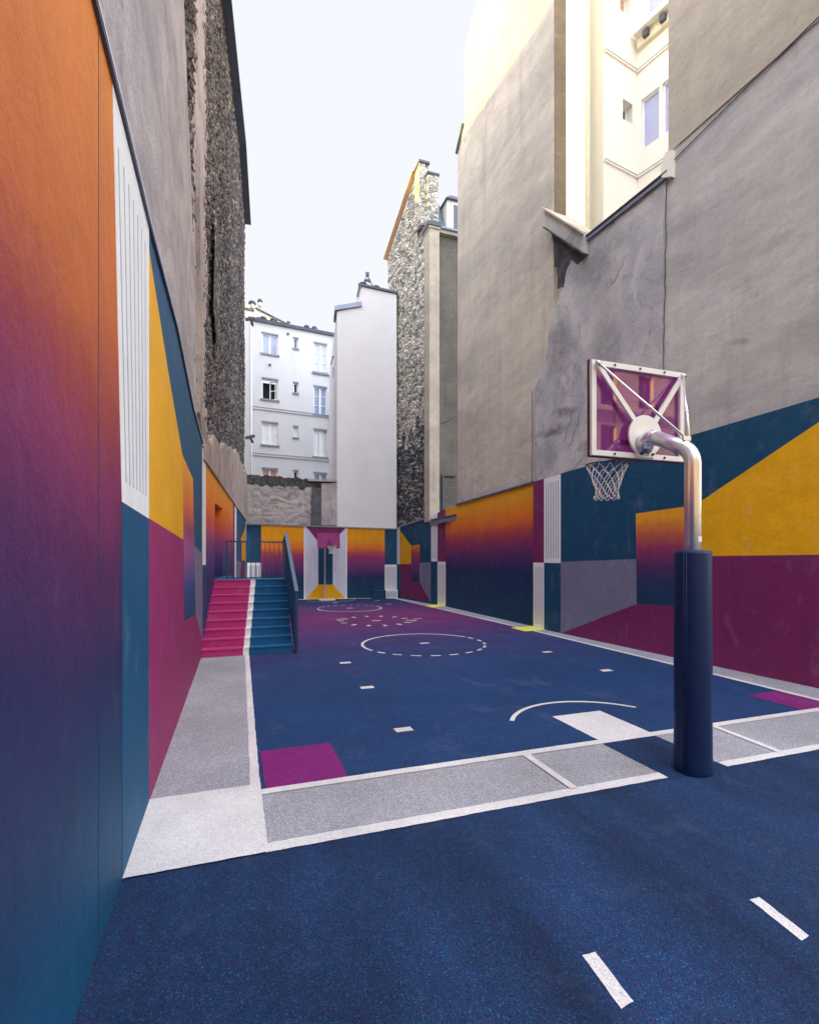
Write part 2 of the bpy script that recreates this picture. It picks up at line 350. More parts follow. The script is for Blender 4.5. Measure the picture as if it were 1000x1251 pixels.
L1, L2, L3 = .004, .008, .012
mk = MB()
def flat(pts, z, m): mk.face([(x, y, z) for x, y in pts], m)
def jag(a, b, n=24, amp=.004):
    out = []
    for i in range(n):
        t = i / n; out.append((a[0] + (b[0] - a[0]) * t + random.uniform(-amp, amp), a[1] + (b[1] - a[1]) * t + random.uniform(-amp, amp)))
    return out
def jpoly(pts, z, m, amp=.004):
    o = []
    for i in range(len(pts)):
        a, b = pts[i], pts[(i + 1) % len(pts)]; n = max(2, int(math.hypot(b[0] - a[0], b[1] - a[1]) / .06)); o += jag(a, b, min(n, 60), amp)
    flat(o, z, m)
def rect(x0, x1, y0, y1, z, m, amp=.003): jpoly([(x0, y0), (x1, y0), (x1, y1), (x0, y1)], z, m, amp)
def stroke(a, b, w, z, m):
    dx, dy = b[0] - a[0], b[1] - a[1]; L = math.hypot(dx, dy); nx, ny = -dy / L * w / 2, dx / L * w / 2
    flat([(a[0] - nx, a[1] - ny), (b[0] - nx, b[1] - ny), (b[0] + nx, b[1] + ny), (a[0] + nx, a[1] + ny)], z, m)
# left walk
jpoly([(-.66, 4.55), (.17, 4.55), (.25, 10.5), (-.66, 10.5)], L1, FGREY, .002)
jpoly([(.13, 4.45), (.21, 4.45), (.28, 10.47), (.20, 10.47)], L2, FWHITE, .004)
rect(-.66, .215, 3.5, 4.56, L3, FWHITE)
# cross band
rect(.2, 3.66, 3.53, 4.42, L1, FGREY)
rect(.2, 3.655, 3.50, 3.61, L2, FWHITE)
rect(.2, 7.6, 4.35, 4.45, L2 + .002, FWHITE)
jpoly([(2.69, 3.59), (2.76, 3.59), (2.77, 4.36), (2.69, 4.36)], L3 + .002, FWHITE, .003)
rect(4.37, 8.4, 3.53, 4.40, L1, FGREY)
rect(4.37, 8.4, 3.50, 3.60, L2, FWHITE)
jpoly([(5.15, 3.58), (5.23, 3.58), (5.27, 4.36), (5.20, 4.36)], L3, FWHITE, .003)
rect(3.655, 4.37, 3.49, 4.353, L1, FNEAR)
# patches
rect(.25, .96, 4.445, 5.32, L1, FPURP); rect(6.87, 7.5, 4.445, 5.2, L1, FPURP); rect(3.69, 4.40, 4.44, 5.29, L1, FWHITE)
# arc in front of the near hoop
def ring(cx, cy, r, a0, a1, w, z=L1, m=FWHITE, n=48):
    A = [R(a0 + (a1 - a0) * i / n) for i in range(n + 1)]
    for i in range(n):
        p = [(cx + q * math.cos(t), cy + q * math.sin(t)) for q, t in ((r - w / 2, A[i]), (r + w / 2, A[i]), (r + w / 2, A[i + 1]), (r - w / 2, A[i + 1]))]
        flat(p, z, m)
ring(4.02, 4.72, 1.06, 30, 146, .055)
# centre circle: drawn through the far half, dashed on the near half
cx, cy, r = 3.99, 10.55, 1.36
ring(cx, cy, r, 22, 198, .06)
for k in range(11):
    a = 206 + k * 16.4; ring(cx, cy, r, a, a + 8.5, .06, n=5)
rect(3.92, 4.14, 10.53, 10.64, L1, FWHITE, .002)
cx, cy, r = 4.03, 18.35, 1.16
ring(cx, cy, r, 168, 378, .06)
for k in range(9):
    a = 26 + k * 15.2; ring(cx, cy, r, a, a + 8, .06, n=5)
rect(3.93, 4.15, 18.3, 18.42, L1, FWHITE, .002)
cx, cy = 4.0, 14.66
for k in range(14):
    a = R(k * 360 / 14 + 12); ca, sa = math.cos(a), math.sin(a)
    stroke((cx + ca * .92, cy + sa * .98), (cx + ca * 1.12, cy + sa * 1.2), .10, L1, FWHITE)
stroke((3.9, 14.66), (4.16, 14.62), .1, L1, FWHITE)
for a, b in (((2.93, 15.3), (3.12, 15.35)), ((5.0, 14.2), (5.18, 14.3))): stroke(a, b, .1, L1, FWHITE)
for k in range(5): stroke((5.2 + k * .06, 14.62 + k * .02), (5.235 + k * .06, 14.63 + k * .02), .12, L1, FWHITE)
for x, y in ((1.78, 7.35), (1.72, 5.45), (1.83, 9.15), (5.93, 7.08), (5.93, 8.81)): rect(x, x + .2, y - .06, y + .07, L1, FWHITE, .003)
for x, y in ((3.8, 20.5), (5.7, 20.9), (5.75, 19.4)): rect(x, x + .2, y - .06, y + .07, L1, FWHITE, .003)
for a, b in (((2.80, 1.8), (2.85, 2.11)), ((1.64, 1.79), (1.675, 2.09))): 
    jpoly([(a[0] - .035, a[1]), (a[0] + .04, a[1] + .01), (b[0] + .035, b[1]), (b[0] - .04, b[1])], L1, FWHITE, .003)
ring(4.0, 22.2, 1.1, 200, 340, .05)
# right walk and its white edge, yellow patches by the wall
jpoly([(7.60, 4.45), (7.62, 4.6), (7.52, 8), (7.46, 11), (7.36, 12.8), (7.16, 17.1), (6.9, 21.3), (6.9, 21.95), (7.4, 21.95), (8.1, 13), (8.5, 4.45)], L1, FGREY, .002)
ln = [(7.56, 4.45), (7.53, 6.3), (7.44, 9), (7.38, 11.2), (7.30, 12.8), (7.09, 17.0), (6.80, 21.9)]
for a, b in zip(ln, ln[1:]): flat([(a[0] - .06, a[1]), (a[0] + .04, a[1]), (b[0] + .04, b[1]), (b[0] - .06, b[1])], L2, FWHITE)
flat([(7.06, 12.0), (7.06, 11.3), (7.8, 11.35), (7.86, 12.1)], L3, FYEL); flat([(6.93, 18.2), (6.93, 17.5), (7.64, 17.75), (7.5, 18.5)], L3, FYEL)
flat([(1.2, 22.55), (6.85, 21.78), (6.85, 22.02), (1.2, 22.8)], L3 + .004, FWHITE)
struct(mk, 'court_markings', fix=False)

# ------------------------------------------------------------------ left party wall building
P0, P1, P2, P3 = (-.65, -4.0), (-.65, 4.53), (-.60, 10.8), (.49, 22.9)
WL1, WL2, WL3 = Wall(P0, P1), Wall(P1, P2), Wall(P2, P3)
lb = thing('party_wall_building', 'old left building, grey plaster and dark rubble above an orange to blue mural', 'building', (-.65, 8, 0))
ZT = 4.66
mb = MB(); s35 = WL1.sY(3.5)
plate(mb, WL1, [(0, 0), (WL1.L, 0), (WL1.L, 4.62), (s35, ZT), (0, ZT + .12)], .0, G_LEFT, -.3)
e1 = [WL1.px(137, 108), WL1.px(148.6, 613), WL1.px(181, 633.5), WL1.px(177, 262)]
e1[2] = (WL1.L, e1[2][1]); e1[3] = (WL1.L, 4.62); e1[0] = (e1[0][0], 4.655)
plate(mb, WL1, e1, .003, WHITEP)
plate(mb, WL1, [e1[1], e1[2], (WL1.L, 0.0), (WL1.px(149, 1075)[0], 0)], .003, TEAL)
for k in range(7):
    f = (k + .9) / 8.2; xb = e1[1][0] + (e1[2][0] - e1[1][0]) * f; xt = e1[0][0] + (e1[3][0] - e1[0][0]) * f
    zb = e1[1][1] + .13 ; plate(mb, WL1, [(xb - .012, zb), (xb + .012, zb), (xt + .01, 4.4), (xt - .01, 4.4)], .005, LINEP, .002)
mb.build('painted_wall', lb)
# fine joint seam in the near mural panel
sm = MB(); sj = WL1.px(120, 700)[0]; plate(sm, WL1, [(sj, 0), (sj + .006, 0), (sj + .006, ZT), (sj, ZT)], .002, TEALD); sm.build('panel_joint', lb)
mb = MB()
tp = [(178, 268), (215, 402), (235, 499), (248.5, 547)]
tz = [WL2.px(*p) for p in tp]; tz[0] = (0, 4.62); tz[-1] = (WL2.L, tz[-1][1])
plate(mb, WL2, [(0, 0), (WL2.L, 0)] + tz[::-1], 0, TEAL, -.3)
def fixs(W, pts, off=0): return [W.px(u, v, off) for u, v in pts]
y = fixs(WL2, [(179, 290), (204, 447), (222.3, 555), (235.3, 585), (237, 665), (224, 659.5), (181.2, 633)]); y[0] = (0, 4.45); y[-1] = (0, y[-1][1])
plate(mb, WL2, y, .003, YEL)
m_ = fixs(WL2, [(181.2, 633), (224, 659.5), (225, 758.5), (238.5, 749.5), (249, 779)]); m_[0] = (0, m_[0][1]); m_[-1] = (WL2.L, m_[-1][1])
plate(mb, WL2, m_ + [(WL2.L, 0), (0, 0)], .003, MARL)
plate(mb, WL2, fixs(WL2, [(222.6, 557), (235.3, 585), (238.3, 749.5), (225, 758.5)]), .006, G_LEFT2)
q = fixs(WL2, [(237.2, 667), (248.8, 677), (249, 779), (238.5, 749.5)]); q[1] = (WL2.L, q[1][1]); q[2] = (WL2.L, q[2][1])
plate(mb, WL2, q, .006, GREYP); mb.build('painted_wall', lb)
# far stretch beyond the stairs with the doorway
mb = MB(); z3 = lambda s: 4.13 + (3.45 - 4.13) * s / WL3.L
d0, d1 = WL3.px(262.3, 700)[0], WL3.px(271.5, 700)[0]; sw = WL3.px(251.2, 600)[0]; s285 = WL3.px(284.8, 640)[0]
facade(mb, WL3, sw, s285, 0, 4.2, [(d0, d1, 1.4, 3.2)], G_LEFT3, 0, .3, top=z3)
mb.face([WL3.P(d0, 1.4, -.3), WL3.P(d1, 1.4, -.3), WL3.P(d1, 3.2, -.3), WL3.P(d0, 3.2, -.3)], G_LEFT3)
def band3(u0, u1, v0, v1, m, off=.003):
    a, b = WL3.px(u0, 640)[0], min(WL3.L, WL3.px(u1, 640)[0])
    zt0 = z3(a) if v0 is None else WL3.px(u0, v0)[1]; zt1 = z3(b) if v0 is None else zt0
    zb = 0 if v1 is None else WL3.px(u0, v1)[1]
    plate(mb, WL3, [(a, zb), (b, zb), (b, zt1), (a, zt0)], off, m, -.3)
plate(mb, WL3, [(0, 1.78), (sw, 1.78), (sw, z3(sw)), (0, z3(0))], .003, WHITEP, -.3)
plate(mb, WL3, [(0, 0), (sw, 0), (sw, 1.78), (0, 1.78)], .003, TEAL, -.3)
band3(284.8, 286.5, None, None, MAR); band3(286.5, 288.7, None, None, WHITEP); band3(288.7, 299.9, None, None, TEAL)
plate(mb, WL3, fixs(WL3, [(294, 659), (299.6, 644), (299.6, 685), (295, 685)]), .006, YEL)
plate(mb, WL3, fixs(WL3, [(295, 685), (299.6, 685), (299.6, 715), (292, 712)]), .006, MAR)
plate(mb, WL3, fixs(WL3, [(289, 684), (294, 687), (295, 712), (289, 712)]), .006, GREYP)
mb.build('painted_wall', lb)
# zinc and white capping over the mural
cp = MB()
def cap(W, a, b, za, zb, o=.022, h=.045, m=ZINCD, m2=PALE):
    for (l, t_, mm, oo) in ((0, h * .55, m, o), (h * .55, h, m2, o + .004)):
        cp.hexa([W.P(a, za + l, -.3), W.P(b, zb + l, -.3), W.P(b, zb + l, oo), W.P(a, za + l, oo)],
                [W.P(a, za + t_, -.3), W.P(b, zb + t_, -.3), W.P(b, zb + t_, oo), W.P(a, za + t_, oo)], mm)
cap(WL1, 0, s35, ZT + .12, ZT); cap(WL1, s35, WL1.L, ZT, 4.62)
for i in range(3): cap(WL2, tz[i][0], tz[i + 1][0], tz[i][1], tz[i + 1][1])
cap(WL3, 0, WL3.L, z3(0), z3(WL3.L)); cp.build('coping', lb)

# rubble stone of the upper wall, displaced for real relief
def relief(path, y0, y1, ny, nz, zb, zt, m, parent, name, amp=.09, seed=0, fr=3.0, m2=None, sel=None, off0=-.1):
    """path(y)->(x,y,nx,ny)"""
    V = []; Fc = []; mi = []
    for i in range(ny + 1):
        yy = y0 + (y1 - y0) * i / ny; x, y_, nx, n_y = path(yy); a, b = zb(yy), zt(yy)
        for j in range(nz + 1):
            z = a + (b - a) * j / nz; p = Vector((seed, yy * fr, z * fr * 1.35))
            w = noise.noise_vector(p * .6) * .5
            d = noise.voronoi(p + w)[0]; h = min(.5, (d[1] - d[0])) * 2 * amp + noise.fractal(p * 2.1, 1, 2, 4) * amp * .45 + noise.noise(Vector((seed, yy * .5, z * .5))) * amp * .6
            V.append((x + nx * (off0 + h), y_ + n_y * (off0 + h), z))
    for i in range(ny):
        for j in range(nz):
            k = i * (nz + 1) + j; Fc.append((k, k + 1, k + nz + 2, k + nz + 1))
    b_ = MB()
    if sel:
        c = [[], []]
        for f in Fc:
            ctr = sum((Vector(V[q]) for q in f), Vector()) / 4; c[1 if sel(ctr) else 0].append(f)
        b_.mesh(V, c[0], m, False); i0 = 0; k = b_.mi(m2)
        for f in c[1]: b_.f.append(f); b_.m.append(k); b_.sm.append(False)
    else: b_.mesh(V, Fc, m, False)
    return b_.build(name, parent, fix=False)
def lpath(yy):
    for W, y1 in ((WL2, P2[1]), (WL3, 99)):
        if yy <= y1: s = W.sY(yy); p = W.P(s, 0, 0); return (p[0], p[1], W.n[0], W.n[1])
def ltop(y):
    return 17.0 if y < 14.5 else (17.0 + (y - 14.5) / 5.5 * .45 if y < 20 else 17.45 - (y - 20) / 2.9 * 1.2)
def lbot(y):
    return 4.5 if y < 10.8 else 3.4
relief(lpath, 6.6, 22.9, 260, 240, lbot, ltop, RUBL, lb, 'rubble_stonework', .055, 3.3, 5.0)
# smooth plaster skin on the near half with a broken edge
pl = MB(); W0 = Wall((-.73, -4), (-.73, 4.53)); 
pts = [(-4, 4.6), (9.95, 4.5)]
edge = [(10.0, 4.6), (9.9, 5.2), (10.05, 5.9), (9.6, 6.5), (9.35, 7.1), (9.0, 7.6), (8.75, 8.3), (8.2, 8.9), (7.9, 9.5), (7.4, 10.2), (7.35, 11), (6.9, 11.8), (7.0, 13), (6.7, 15), (6.9, 18)]
jit = []
for a, b in zip(edge, edge[1:]):
    for k in range(5): t = k / 5; jit.append((a[0] + (b[0] - a[0]) * t + random.uniform(-.06, .06), a[1] + (b[1] - a[1]) * t + random.uniform(-.03, .03)))
outl = [(-4, 4.5), (10.0, 4.5)] + jit + [(6.9, 18), (-4, 18)]
fr = [(-.69 + (.05 if y_ > 4.5 else 0) * (y_ - 4.5) / 6.3, y_, z) for y_, z in outl]; bk = [(p[0] - .45, p[1], p[2]) for p in fr]
fr = [(p[0] + .0, p[1], p[2]) for p in fr]
pl.face(fr, LPLAS)
for i in range(len(fr)): j = (i + 1) % len(fr); pl.face([fr[i], fr[j], bk[j], bk[i]], LPLAS)
pl.build('plaster_skin', lb)
def blob(n, cy_, cz, ry, rz, seed):
    rnd = random.Random(seed); return [(cy_ + math.cos(t) * ry * rnd.uniform(.7, 1.15), cz + math.sin(t) * rz * rnd.uniform(.7, 1.15)) for t in [2 * math.pi * k / n for k in range(n)]]
pt = MB()
def lpatch(poly, m, off, th=.3):
    pts = []
    for y_, z in poly:
        x, yy, nx, ny = lpath(y_); pts.append((x + nx * off, yy + ny * off, z, nx, ny))
    pt.face([p[:3] for p in pts], m)
    for i in range(len(pts)):
        j = (i + 1) % len(pts); a, b = pts[i], pts[j]
        pt.face([a[:3], b[:3], (b[0] - b[3] * th, b[1] - b[4] * th, b[2]), (a[0] - a[3] * th, a[1] - a[4] * th, a[2])], m)
# tall pale render strip left of the rubble and low patches over the mural
lpatch([(10.0, 4.6), (10.55, 4.3), (10.6, 5.5), (10.5, 7), (10.2, 8.2), (9.95, 9.3), (9.8, 8.4), (10.05, 7.2), (10.15, 5.8)], LPLAS2, .02)
low = [(10.9, 3.9), (10.9, 4.75)]
rr = random.Random(4); yv = 11.3
while yv < 22.8: low.append((yv, 4.35 + 1.0 * min(1, (yv - 11) / 7) + rr.uniform(-.12, .2))); yv += rr.uniform(.25, .6)
low += [(22.85, 5.4), (22.85, 3.4)]
lpatch(low, LPLAS2, .035)
pt.build('plaster_patch', lb)
# narrow recess in the rubble
rs = MB()
a = [(12.2, 7.6), (13.4, 6.6), (13.5, 9.2), (12.6, 10.2)]
pts = [lpath(y_)[:1] + (y_, z) for y_, z in a]
rs.face([(p[0] + .03, p[1], p[2]) for p in pts], RUBRD); rs.build('blocked_opening', lb)
for z in (11.9, 6.9):
    br = MB(); x, yy, nx, ny = lpath(22.4); br.bar((x, yy, z), (x + .38, yy, z + .12), .06, .12, COWL); br.tube([(x + .2, yy - .2, z), (x + .3, yy + .2, z - .12)], .05, COWL); br.build('iron_bracket', lb)
# body and roof of the building (unseen ridge shaped to throw the shadow line opposite)
bd = MB()
prof = [(-4, 17.9), (6, 17.9), (14.5, 16.9), (20, 17.35), (22.9, 16.15)]
edge_ = [(lpath(y_)[0] - .2 if y_ > 4.6 else -.9, y_, z) for y_, z in prof]
ridge = [(-5, y_, z + 2.6) for (y_, z) in prof[:-1]] + [(-5, 22.9, 18.4)]
for i in range(4): bd.face([edge_[i], edge_[i + 1], ridge[i + 1], ridge[i]], ZINCD)
for i in range(4): bd.face([(e[0], e[1], zz) for e, zz in ((edge_[i], edge_[i][2]), (edge_[i + 1], edge_[i + 1][2]), (edge_[i + 1], 3), (edge_[i], 3))], LPLAS)
bd.face([(.28, 22.89, 0), (-9, 22.89, 0), (-9, 22.89, 14), (-5, 22.89, 18.4), (.28, 22.89, 16.1)], LPLAS)
bd.face([(-.9, -4, 0), (-9, -4, 0), (-9, -4, 15), (-5, -4, 20.5), (-.9, -4, 17.9)], LPLAS)
for i in range(4): bd.face([ridge[i], ridge[i + 1], (-9, ridge[i + 1][1], 14), (-9, ridge[i][1], 14)], ZINCD)
bd.build('body', lb)
vg = MB()
for i in range(len(prof) - 1):
    if prof[i][0] < 6: continue
    a, b = edge_[i], edge_[i + 1]; vg.bar((a[0] + .25, a[1], a[2] + .12), (b[0] + .25, b[1], b[2] + .12), .3, .08, ZINCD)
vg.build('verge_flashing', lb)

# ------------------------------------------------------------------ right hand walls
Q0, Q1 = (8.2, 5.09), (7.70, 11.9)
WR = Wall(Q0, Q1, True)                    # near wall (s negative towards the viewer)
C_, D_, F_, E_ = (7.80, 12.0), (7.62, 17.77), (7.45, 18.83), (7.03, 22.0)
WC, WD, WE = Wall(C_, D_, True), Wall(D_, F_, True), Wall(F_, E_, True)
rb = thing('cement_wall_building', 'grey cement building on the right with notched top above yellow and maroon mural', 'building', (7.9, 8, 0))
sN = WR.sY(2.7)
def topR(s): return 3.97 + (4.33 - 3.97) * (WR.L - s) / WR.L
mb = MB()
plate(mb, WR, [(sN, 0), (WR.L, 0), (WR.L, topR(WR.L)), (sN, topR(sN))], 0.0, TEALD, -.35)
PW = lambda pts, off, m: plate(mb, WR, fixs(WR, pts, off), off, m)
sA, sB, sCc = WR.L, WR.px(664.3, 640)[0], WR.px(684.6, 640)[0]
zm = WR.px(664, 687.5)[1]
plate(mb, WR, [(sA, zm), (sB, zm), (sB, topR(sB)), (sA, topR(sA))], .004, MAR)
plate(mb, WR, [(sB, zm), (sCc, zm), (sCc, topR(sCc)), (sB, topR(sB))], .004, WHITEP)
plate(mb, WR, [(sA, 0), (sB, 0), (sB, zm), (sA, zm)], .004, WHITEP)
def pins(W, a, b, z0, z1, n, off=.006, mm=LINEP, ml=.12, mt=.12, back=.003, wf=.3):
    for k in range(n):
        c = a + (b - a) * (k + 1) / (n + 1); w = abs(b - a) / (n + 1) * wf / 2
        plate(mb, W, [(c - w, z0 + ml), (c + w, z0 + ml), (c + w, z1 - mt), (c - w, z1 - mt)], off, mm, back)
pins(WR, sB, sCc, zm, topR(sB), 6); pins(WR, sA, sB, 0, zm, 6)
g1 = fixs(WR, [(684.6, 686.5), (776.6, 683), (777.8, 737.7), (686.7, 774.5)]); g1[3] = (sCc, 0)
plate(mb, WR, g1, .004, GREYP)
g2 = fixs(WR, [(777.8, 737.7), (849, 742), (849, 679.6), (1000, 674.5)])
plate(mb, WR, [(sCc - .01, 0), g2[0], g2[1], g2[2], (sN, g2[3][1]), (sN, 0)], .006, MAR)
yv = fixs(WR, [(849, 617), (1000, 515)]); sl = (yv[1][1] - yv[0][1]) / (yv[1][0] - yv[0][0])
s_hit = yv[0][0]
while yv[0][1] + sl * (s_hit - yv[0][0]) < topR(s_hit): s_hit -= .02
plate(mb, WR, [g2[2], yv[0], (s_hit, topR(s_hit)), (sN, topR(sN)), (sN, g2[3][1])], .004, YEL)
plate(mb, WR, fixs(WR, [(776.6, 627.5), (849, 617), (849, 742), (777.8, 737.7)]), .008, G_RIGHT2)
mb.build('painted_wall', rb)
# cement wall above, with the notch
s768, s98, s112 = WR.sY(7.68), WR.sY(9.85), WR.sY(11.15)
zt = 23.0; zl = 9.38
cm = MB(); B0 = -.04
edgeL = [(s112, 9.6), (WR.px(690, 340)[0], WR.px(690, 340)[1]), WR.px(668, 420), WR.px(651, 476), WR.px(649.5, 592)]
edgeL[-1] = (WR.L, topR(WR.L)); edgeL[-2] = (WR.L, edgeL[-2][1])
outl = [(sN, topR(sN)), (WR.L, topR(WR.L))] + [edgeL[3], edgeL[2], edgeL[1], (s112 - .05, 10.4), (s98 + .1, zl), (s768, zl), (s768, 9.86), (sN, 10.05)]
plate(cm, WR, outl, B0, CEM, -.5)
cm.build('cement_wall', rb)
um = MB(); plate(um, WR, [(s768, 9.86), (s768, zt), (sN, zt), (sN, 10.05)], B0 + .025, BEI2, -.5); um.build('upper_render', rb)
# rough repaired area under the notch
pm = MB(); j = random.Random(12)
base = [(812, 222), (811, 300), (811, 420), (800, 470), (772, 500), (735, 500), (712, 560), (690, 585), (655, 592), (652, 482), (668, 440), (672, 400), (690, 345), (700, 305), (718, 296)]
poly = []
for k in range(len(base)):
    a, b = base[k], base[(k + 1) % len(base)]
    for t in (0, .33, .66): poly.append((a[0] + (b[0] - a[0]) * t + j.uniform(-2, 2), a[1] + (b[1] - a[1]) * t + j.uniform(-3, 3)))
pp = [WR.px(u, v, B0) for u, v in poly]; pp = [(min(WR.L - .01, a), max(topR(a) + .02, min(b, zl - .01))) for a, b in pp]
plate(pm, WR, pp, B0 + .012, PATCH, B0 - .02)
pm.build('repaired_area', rb)
def smear(pxs, m, name, off=B0 + .02, amp=3, W=WR):
    q = MB(); out = []
    for k in range(len(pxs)):
        a, b = pxs[k], pxs[(k + 1) % len(pxs)]
        for t in (0, .25, .5, .75): out.append((a[0] + (b[0] - a[0]) * t + j.uniform(-amp, amp) * .5, a[1] + (b[1] - a[1]) * t + j.uniform(-amp, amp)))
    plate(q, W, [W.px(u, v, off) for u, v in out], off, m, off - .015); return q.build(name, rb)
smear([(674, 285), (700, 303), (716, 312), (706, 322), (697, 318), (690, 332), (688, 350), (681, 352), (679, 320)], DARKCEM, 'shadow_stain', amp=1.5)  # stain with the chute's shadow painted into it
def crack(pxs, w=.012, off=B0 + .028, W=WR):
    ck = MB()
    q = [W.px(u, v, off) for u, v in pxs]
    L_, R_ = [], []
    for i in range(len(q)):
        a, b = q[max(0, i - 1)], q[min(len(q) - 1, i + 1)]; dx, dz = b[0] - a[0], b[1] - a[1]; L = math.hypot(dx, dz) or 1; nx, nz = -dz / L * w / 2, dx / L * w / 2
        L_.append(W.P(q[i][0] - nx, q[i][1] - nz, off)); R_.append(W.P(q[i][0] + nx, q[i][1] + nz, off))
    n = len(q); ck.mesh(L_ + R_, [(i, i + 1, n + i + 1, n + i) for i in range(n - 1)], DARKCEM); ck.build('crack', rb)
def wander(a, b, n, amp): return [(a[0] + (b[0] - a[0]) * k / n + j.uniform(-amp, amp), a[1] + (b[1] - a[1]) * k / n + j.uniform(-amp, amp) * .3) for k in range(n + 1)]
crack(wander((814, 216), (810, 452), 20, .7), .02); crack(wander((649.8, 478), (649.8, 590), 8, .2), .03)
crack(wander((746, 350), (765, 310), 6, 2)); crack(wander((688, 540), (700, 500), 6, 2)); crack(wander((695, 545), (715, 490), 8, 2))
crack([(815, 203), (900, 118), (1000, 20)], .03)
# zinc flashing on the notch sill and the sloping chute at its inner corner
zf = MB(); wbox(zf, WR, s768 - .02, s98 + .02, zl, zl + .09, -.5, B0 + .07, ZINC); wbox(zf, WR, s768 - .02, s98 + .02, zl + .09, zl + .12, -.5, B0 + .10, ZINCD)
zf.build('sill_flashing', rb, .006)
ch = MB(); a1, a2 = (WR.sY(9.86), 9.5), (WR.sY(11.28), 10.95)
def slab(a, b, th, o0, o1, m, dz=0):
    ch.hexa([WR.P(a[0], a[1] + dz, o0), WR.P(b[0], b[1] + dz, o0), WR.P(b[0], b[1] + dz, o1), WR.P(a[0], a[1] + dz, o1)],
            [WR.P(a[0], a[1] + dz + th, o0), WR.P(b[0], b[1] + dz + th, o0), WR.P(b[0], b[1] + dz + th, o1), WR.P(a[0], a[1] + dz + th, o1)], m)
slab(a1, a2, .44, -.5, .12, CEM, -.42); slab(a1, a2, .05, -.55, .2, BEI2, .02); slab(a1, a2, .035, -.5, .18, DARKCEM, -.46); ch.build('sloping_parapet', rb)
sp_ = MB(); 
plate(sp_, WR, [(s768 - .12, 9.3), (s768 + .1, 9.42), (s768 + .13, 9.62), (s768 + .02, 9.86), (s768 - .14, 9.8)], B0 + .09, WHITEC, B0); sp_.build('mortar_lump', rb)

# far stretch of mural below the beige wall (same building line, its own house)
hb = thing('beige_gable_building', 'very tall blank beige rendered wall, sunlit yellow at its top corner', 'building', (7.8, 14, 0))
def topC(s): return 3.96 + (3.74 - 3.96) * s / WC.L
mb = MB()
sG = WC.px(543.6, 690)[0]
plate(mb, WC, [(0, 0), (WC.L, 0), (WC.L, topC(WC.L)), (0, topC(0))], 0, G_RIGHT, -.3)
zc = WD.px(534, 686)[1]
def topD(s): return topC(WC.L) + (3.5 - topC(WC.L)) * s / WD.L
s534 = WD.px(534.3, 690)[0]
plate(mb, WD, [(0, 0), (WD.L, 0), (WD.L, topD(WD.L)), (0, topD(0))], 0, TEALD, -.3)
plate(mb, WD, [(0, zc), (s534, zc), (s534, topD(s534)), (0, topD(0))], .004, MAR); plate(mb, WD, [(s534, zc), (WD.L, zc), (WD.L, topD(WD.L)), (s534, topD(s534))], .004, WHITEP)
plate(mb, WD, [(0, 0), (s534, 0), (s534, zc), (0, zc)], .004, WHITEP); pins(WD, 0, s534, 0, zc, 6)
pins(WD, s534, WD.L, zc, topD(WD.L), 6)
topE0, topE1 = WE.px(526, 632)[1], WE.px(484.8, 645.5)[1]
def topE(s): return topE0 + (topE1 - topE0) * s / WE.L
plate(mb, WE, [(0, 0), (WE.L, 0), (WE.L, topE(WE.L)), (0, topE(0))], 0, TEALD, -.3)
PE = lambda pts, off, m: plate(mb, WE, fixs(WE, pts, off), off, m)
w_ = fixs(WE, [(488.4, 648.5), (488.6, 689.3)]); plate(mb, WE, [(WE.L, w_[1][1]), w_[1], (w_[0][0], topE(w_[0][0])), (WE.L, topE(WE.L))], .004, WHITEP)
PE([(489, 649), (501.9, 667), (501.9, 688.8), (489, 689.5)], .004, YEL)
PE([(488.8, 690), (502.3, 688.8), (502.7, 710.3), (512.2, 710.8), (525.6, 735.6), (488.8, 728.6)], .004, MAR)
PE([(512.2, 687.8), (525.8, 686.9), (525.8, 735.8), (512.2, 710.8)], .006, GREYP)
PE([(502.1, 666.7), (512.2, 665.2), (512.2, 710.4), (502.5, 710.4)], .008, G_BACK)
mb.build('painted_wall', hb)
wx = WC.px(558, 175); s558 = wx[0]
bw = MB(); q = fixs(WC, [(558.5, 175), (567, 152), (567, 60), (583, 0)], -.03)
ext = (q[3][0] - .6, q[3][1] + 1.6)
sR = WC.sY(11.2)
plate(bw, WC, [(sR, 3.9), (s558, 3.72), (s558, q[0][1]), q[1], q[2], q[3], ext, (ext[0] - 1.2, 23.5), (sR, 23.5)], -.03, BEI, -.5)
bw.build('rendered_wall', hb)
# grime line and rough foot of the render
ft = MB(); fz = []
for k in range(30):
    s_ = s558 * k / 29; fz.append((s_, topC(s_) + .22 + j.uniform(-.07, .1)))
plate(ft, WC, [(s558, topC(s558) + .02), (0, topC(0) + .02)] + fz, -.016, CEM, -.05); ft.build('render_foot', hb)
cc = MB()
def cseg(W, a, b, za, zb, h=.05, o=.045, m=ZINCD): cc.hexa([W.P(a, za, -.3), W.P(b, zb, -.3), W.P(b, zb, o), W.P(a, za, o)], [W.P(a, za + h, -.3), W.P(b, zb + h, -.3), W.P(b, zb + h, o), W.P(a, za + h, o)], m)
cseg(WC, 0, s558, topC(0), topC(s558)); cseg(WE, 0, WE.L, topE(0), topE(WE.L), .06, .04, ZINC)
cc.build('coping', hb)
lg = MB()
zz = 3.28
lg.hexa([(7.64, 16.85, 3.26), (8.2, 16.85, 3.26), (8.0, 18.9, 3.16), (7.41, 18.9, 3.16)], [(7.64, 16.85, 3.42), (8.2, 16.85, 3.42), (8.0, 18.9, 3.34), (7.41, 18.9, 3.34)], ZINC)
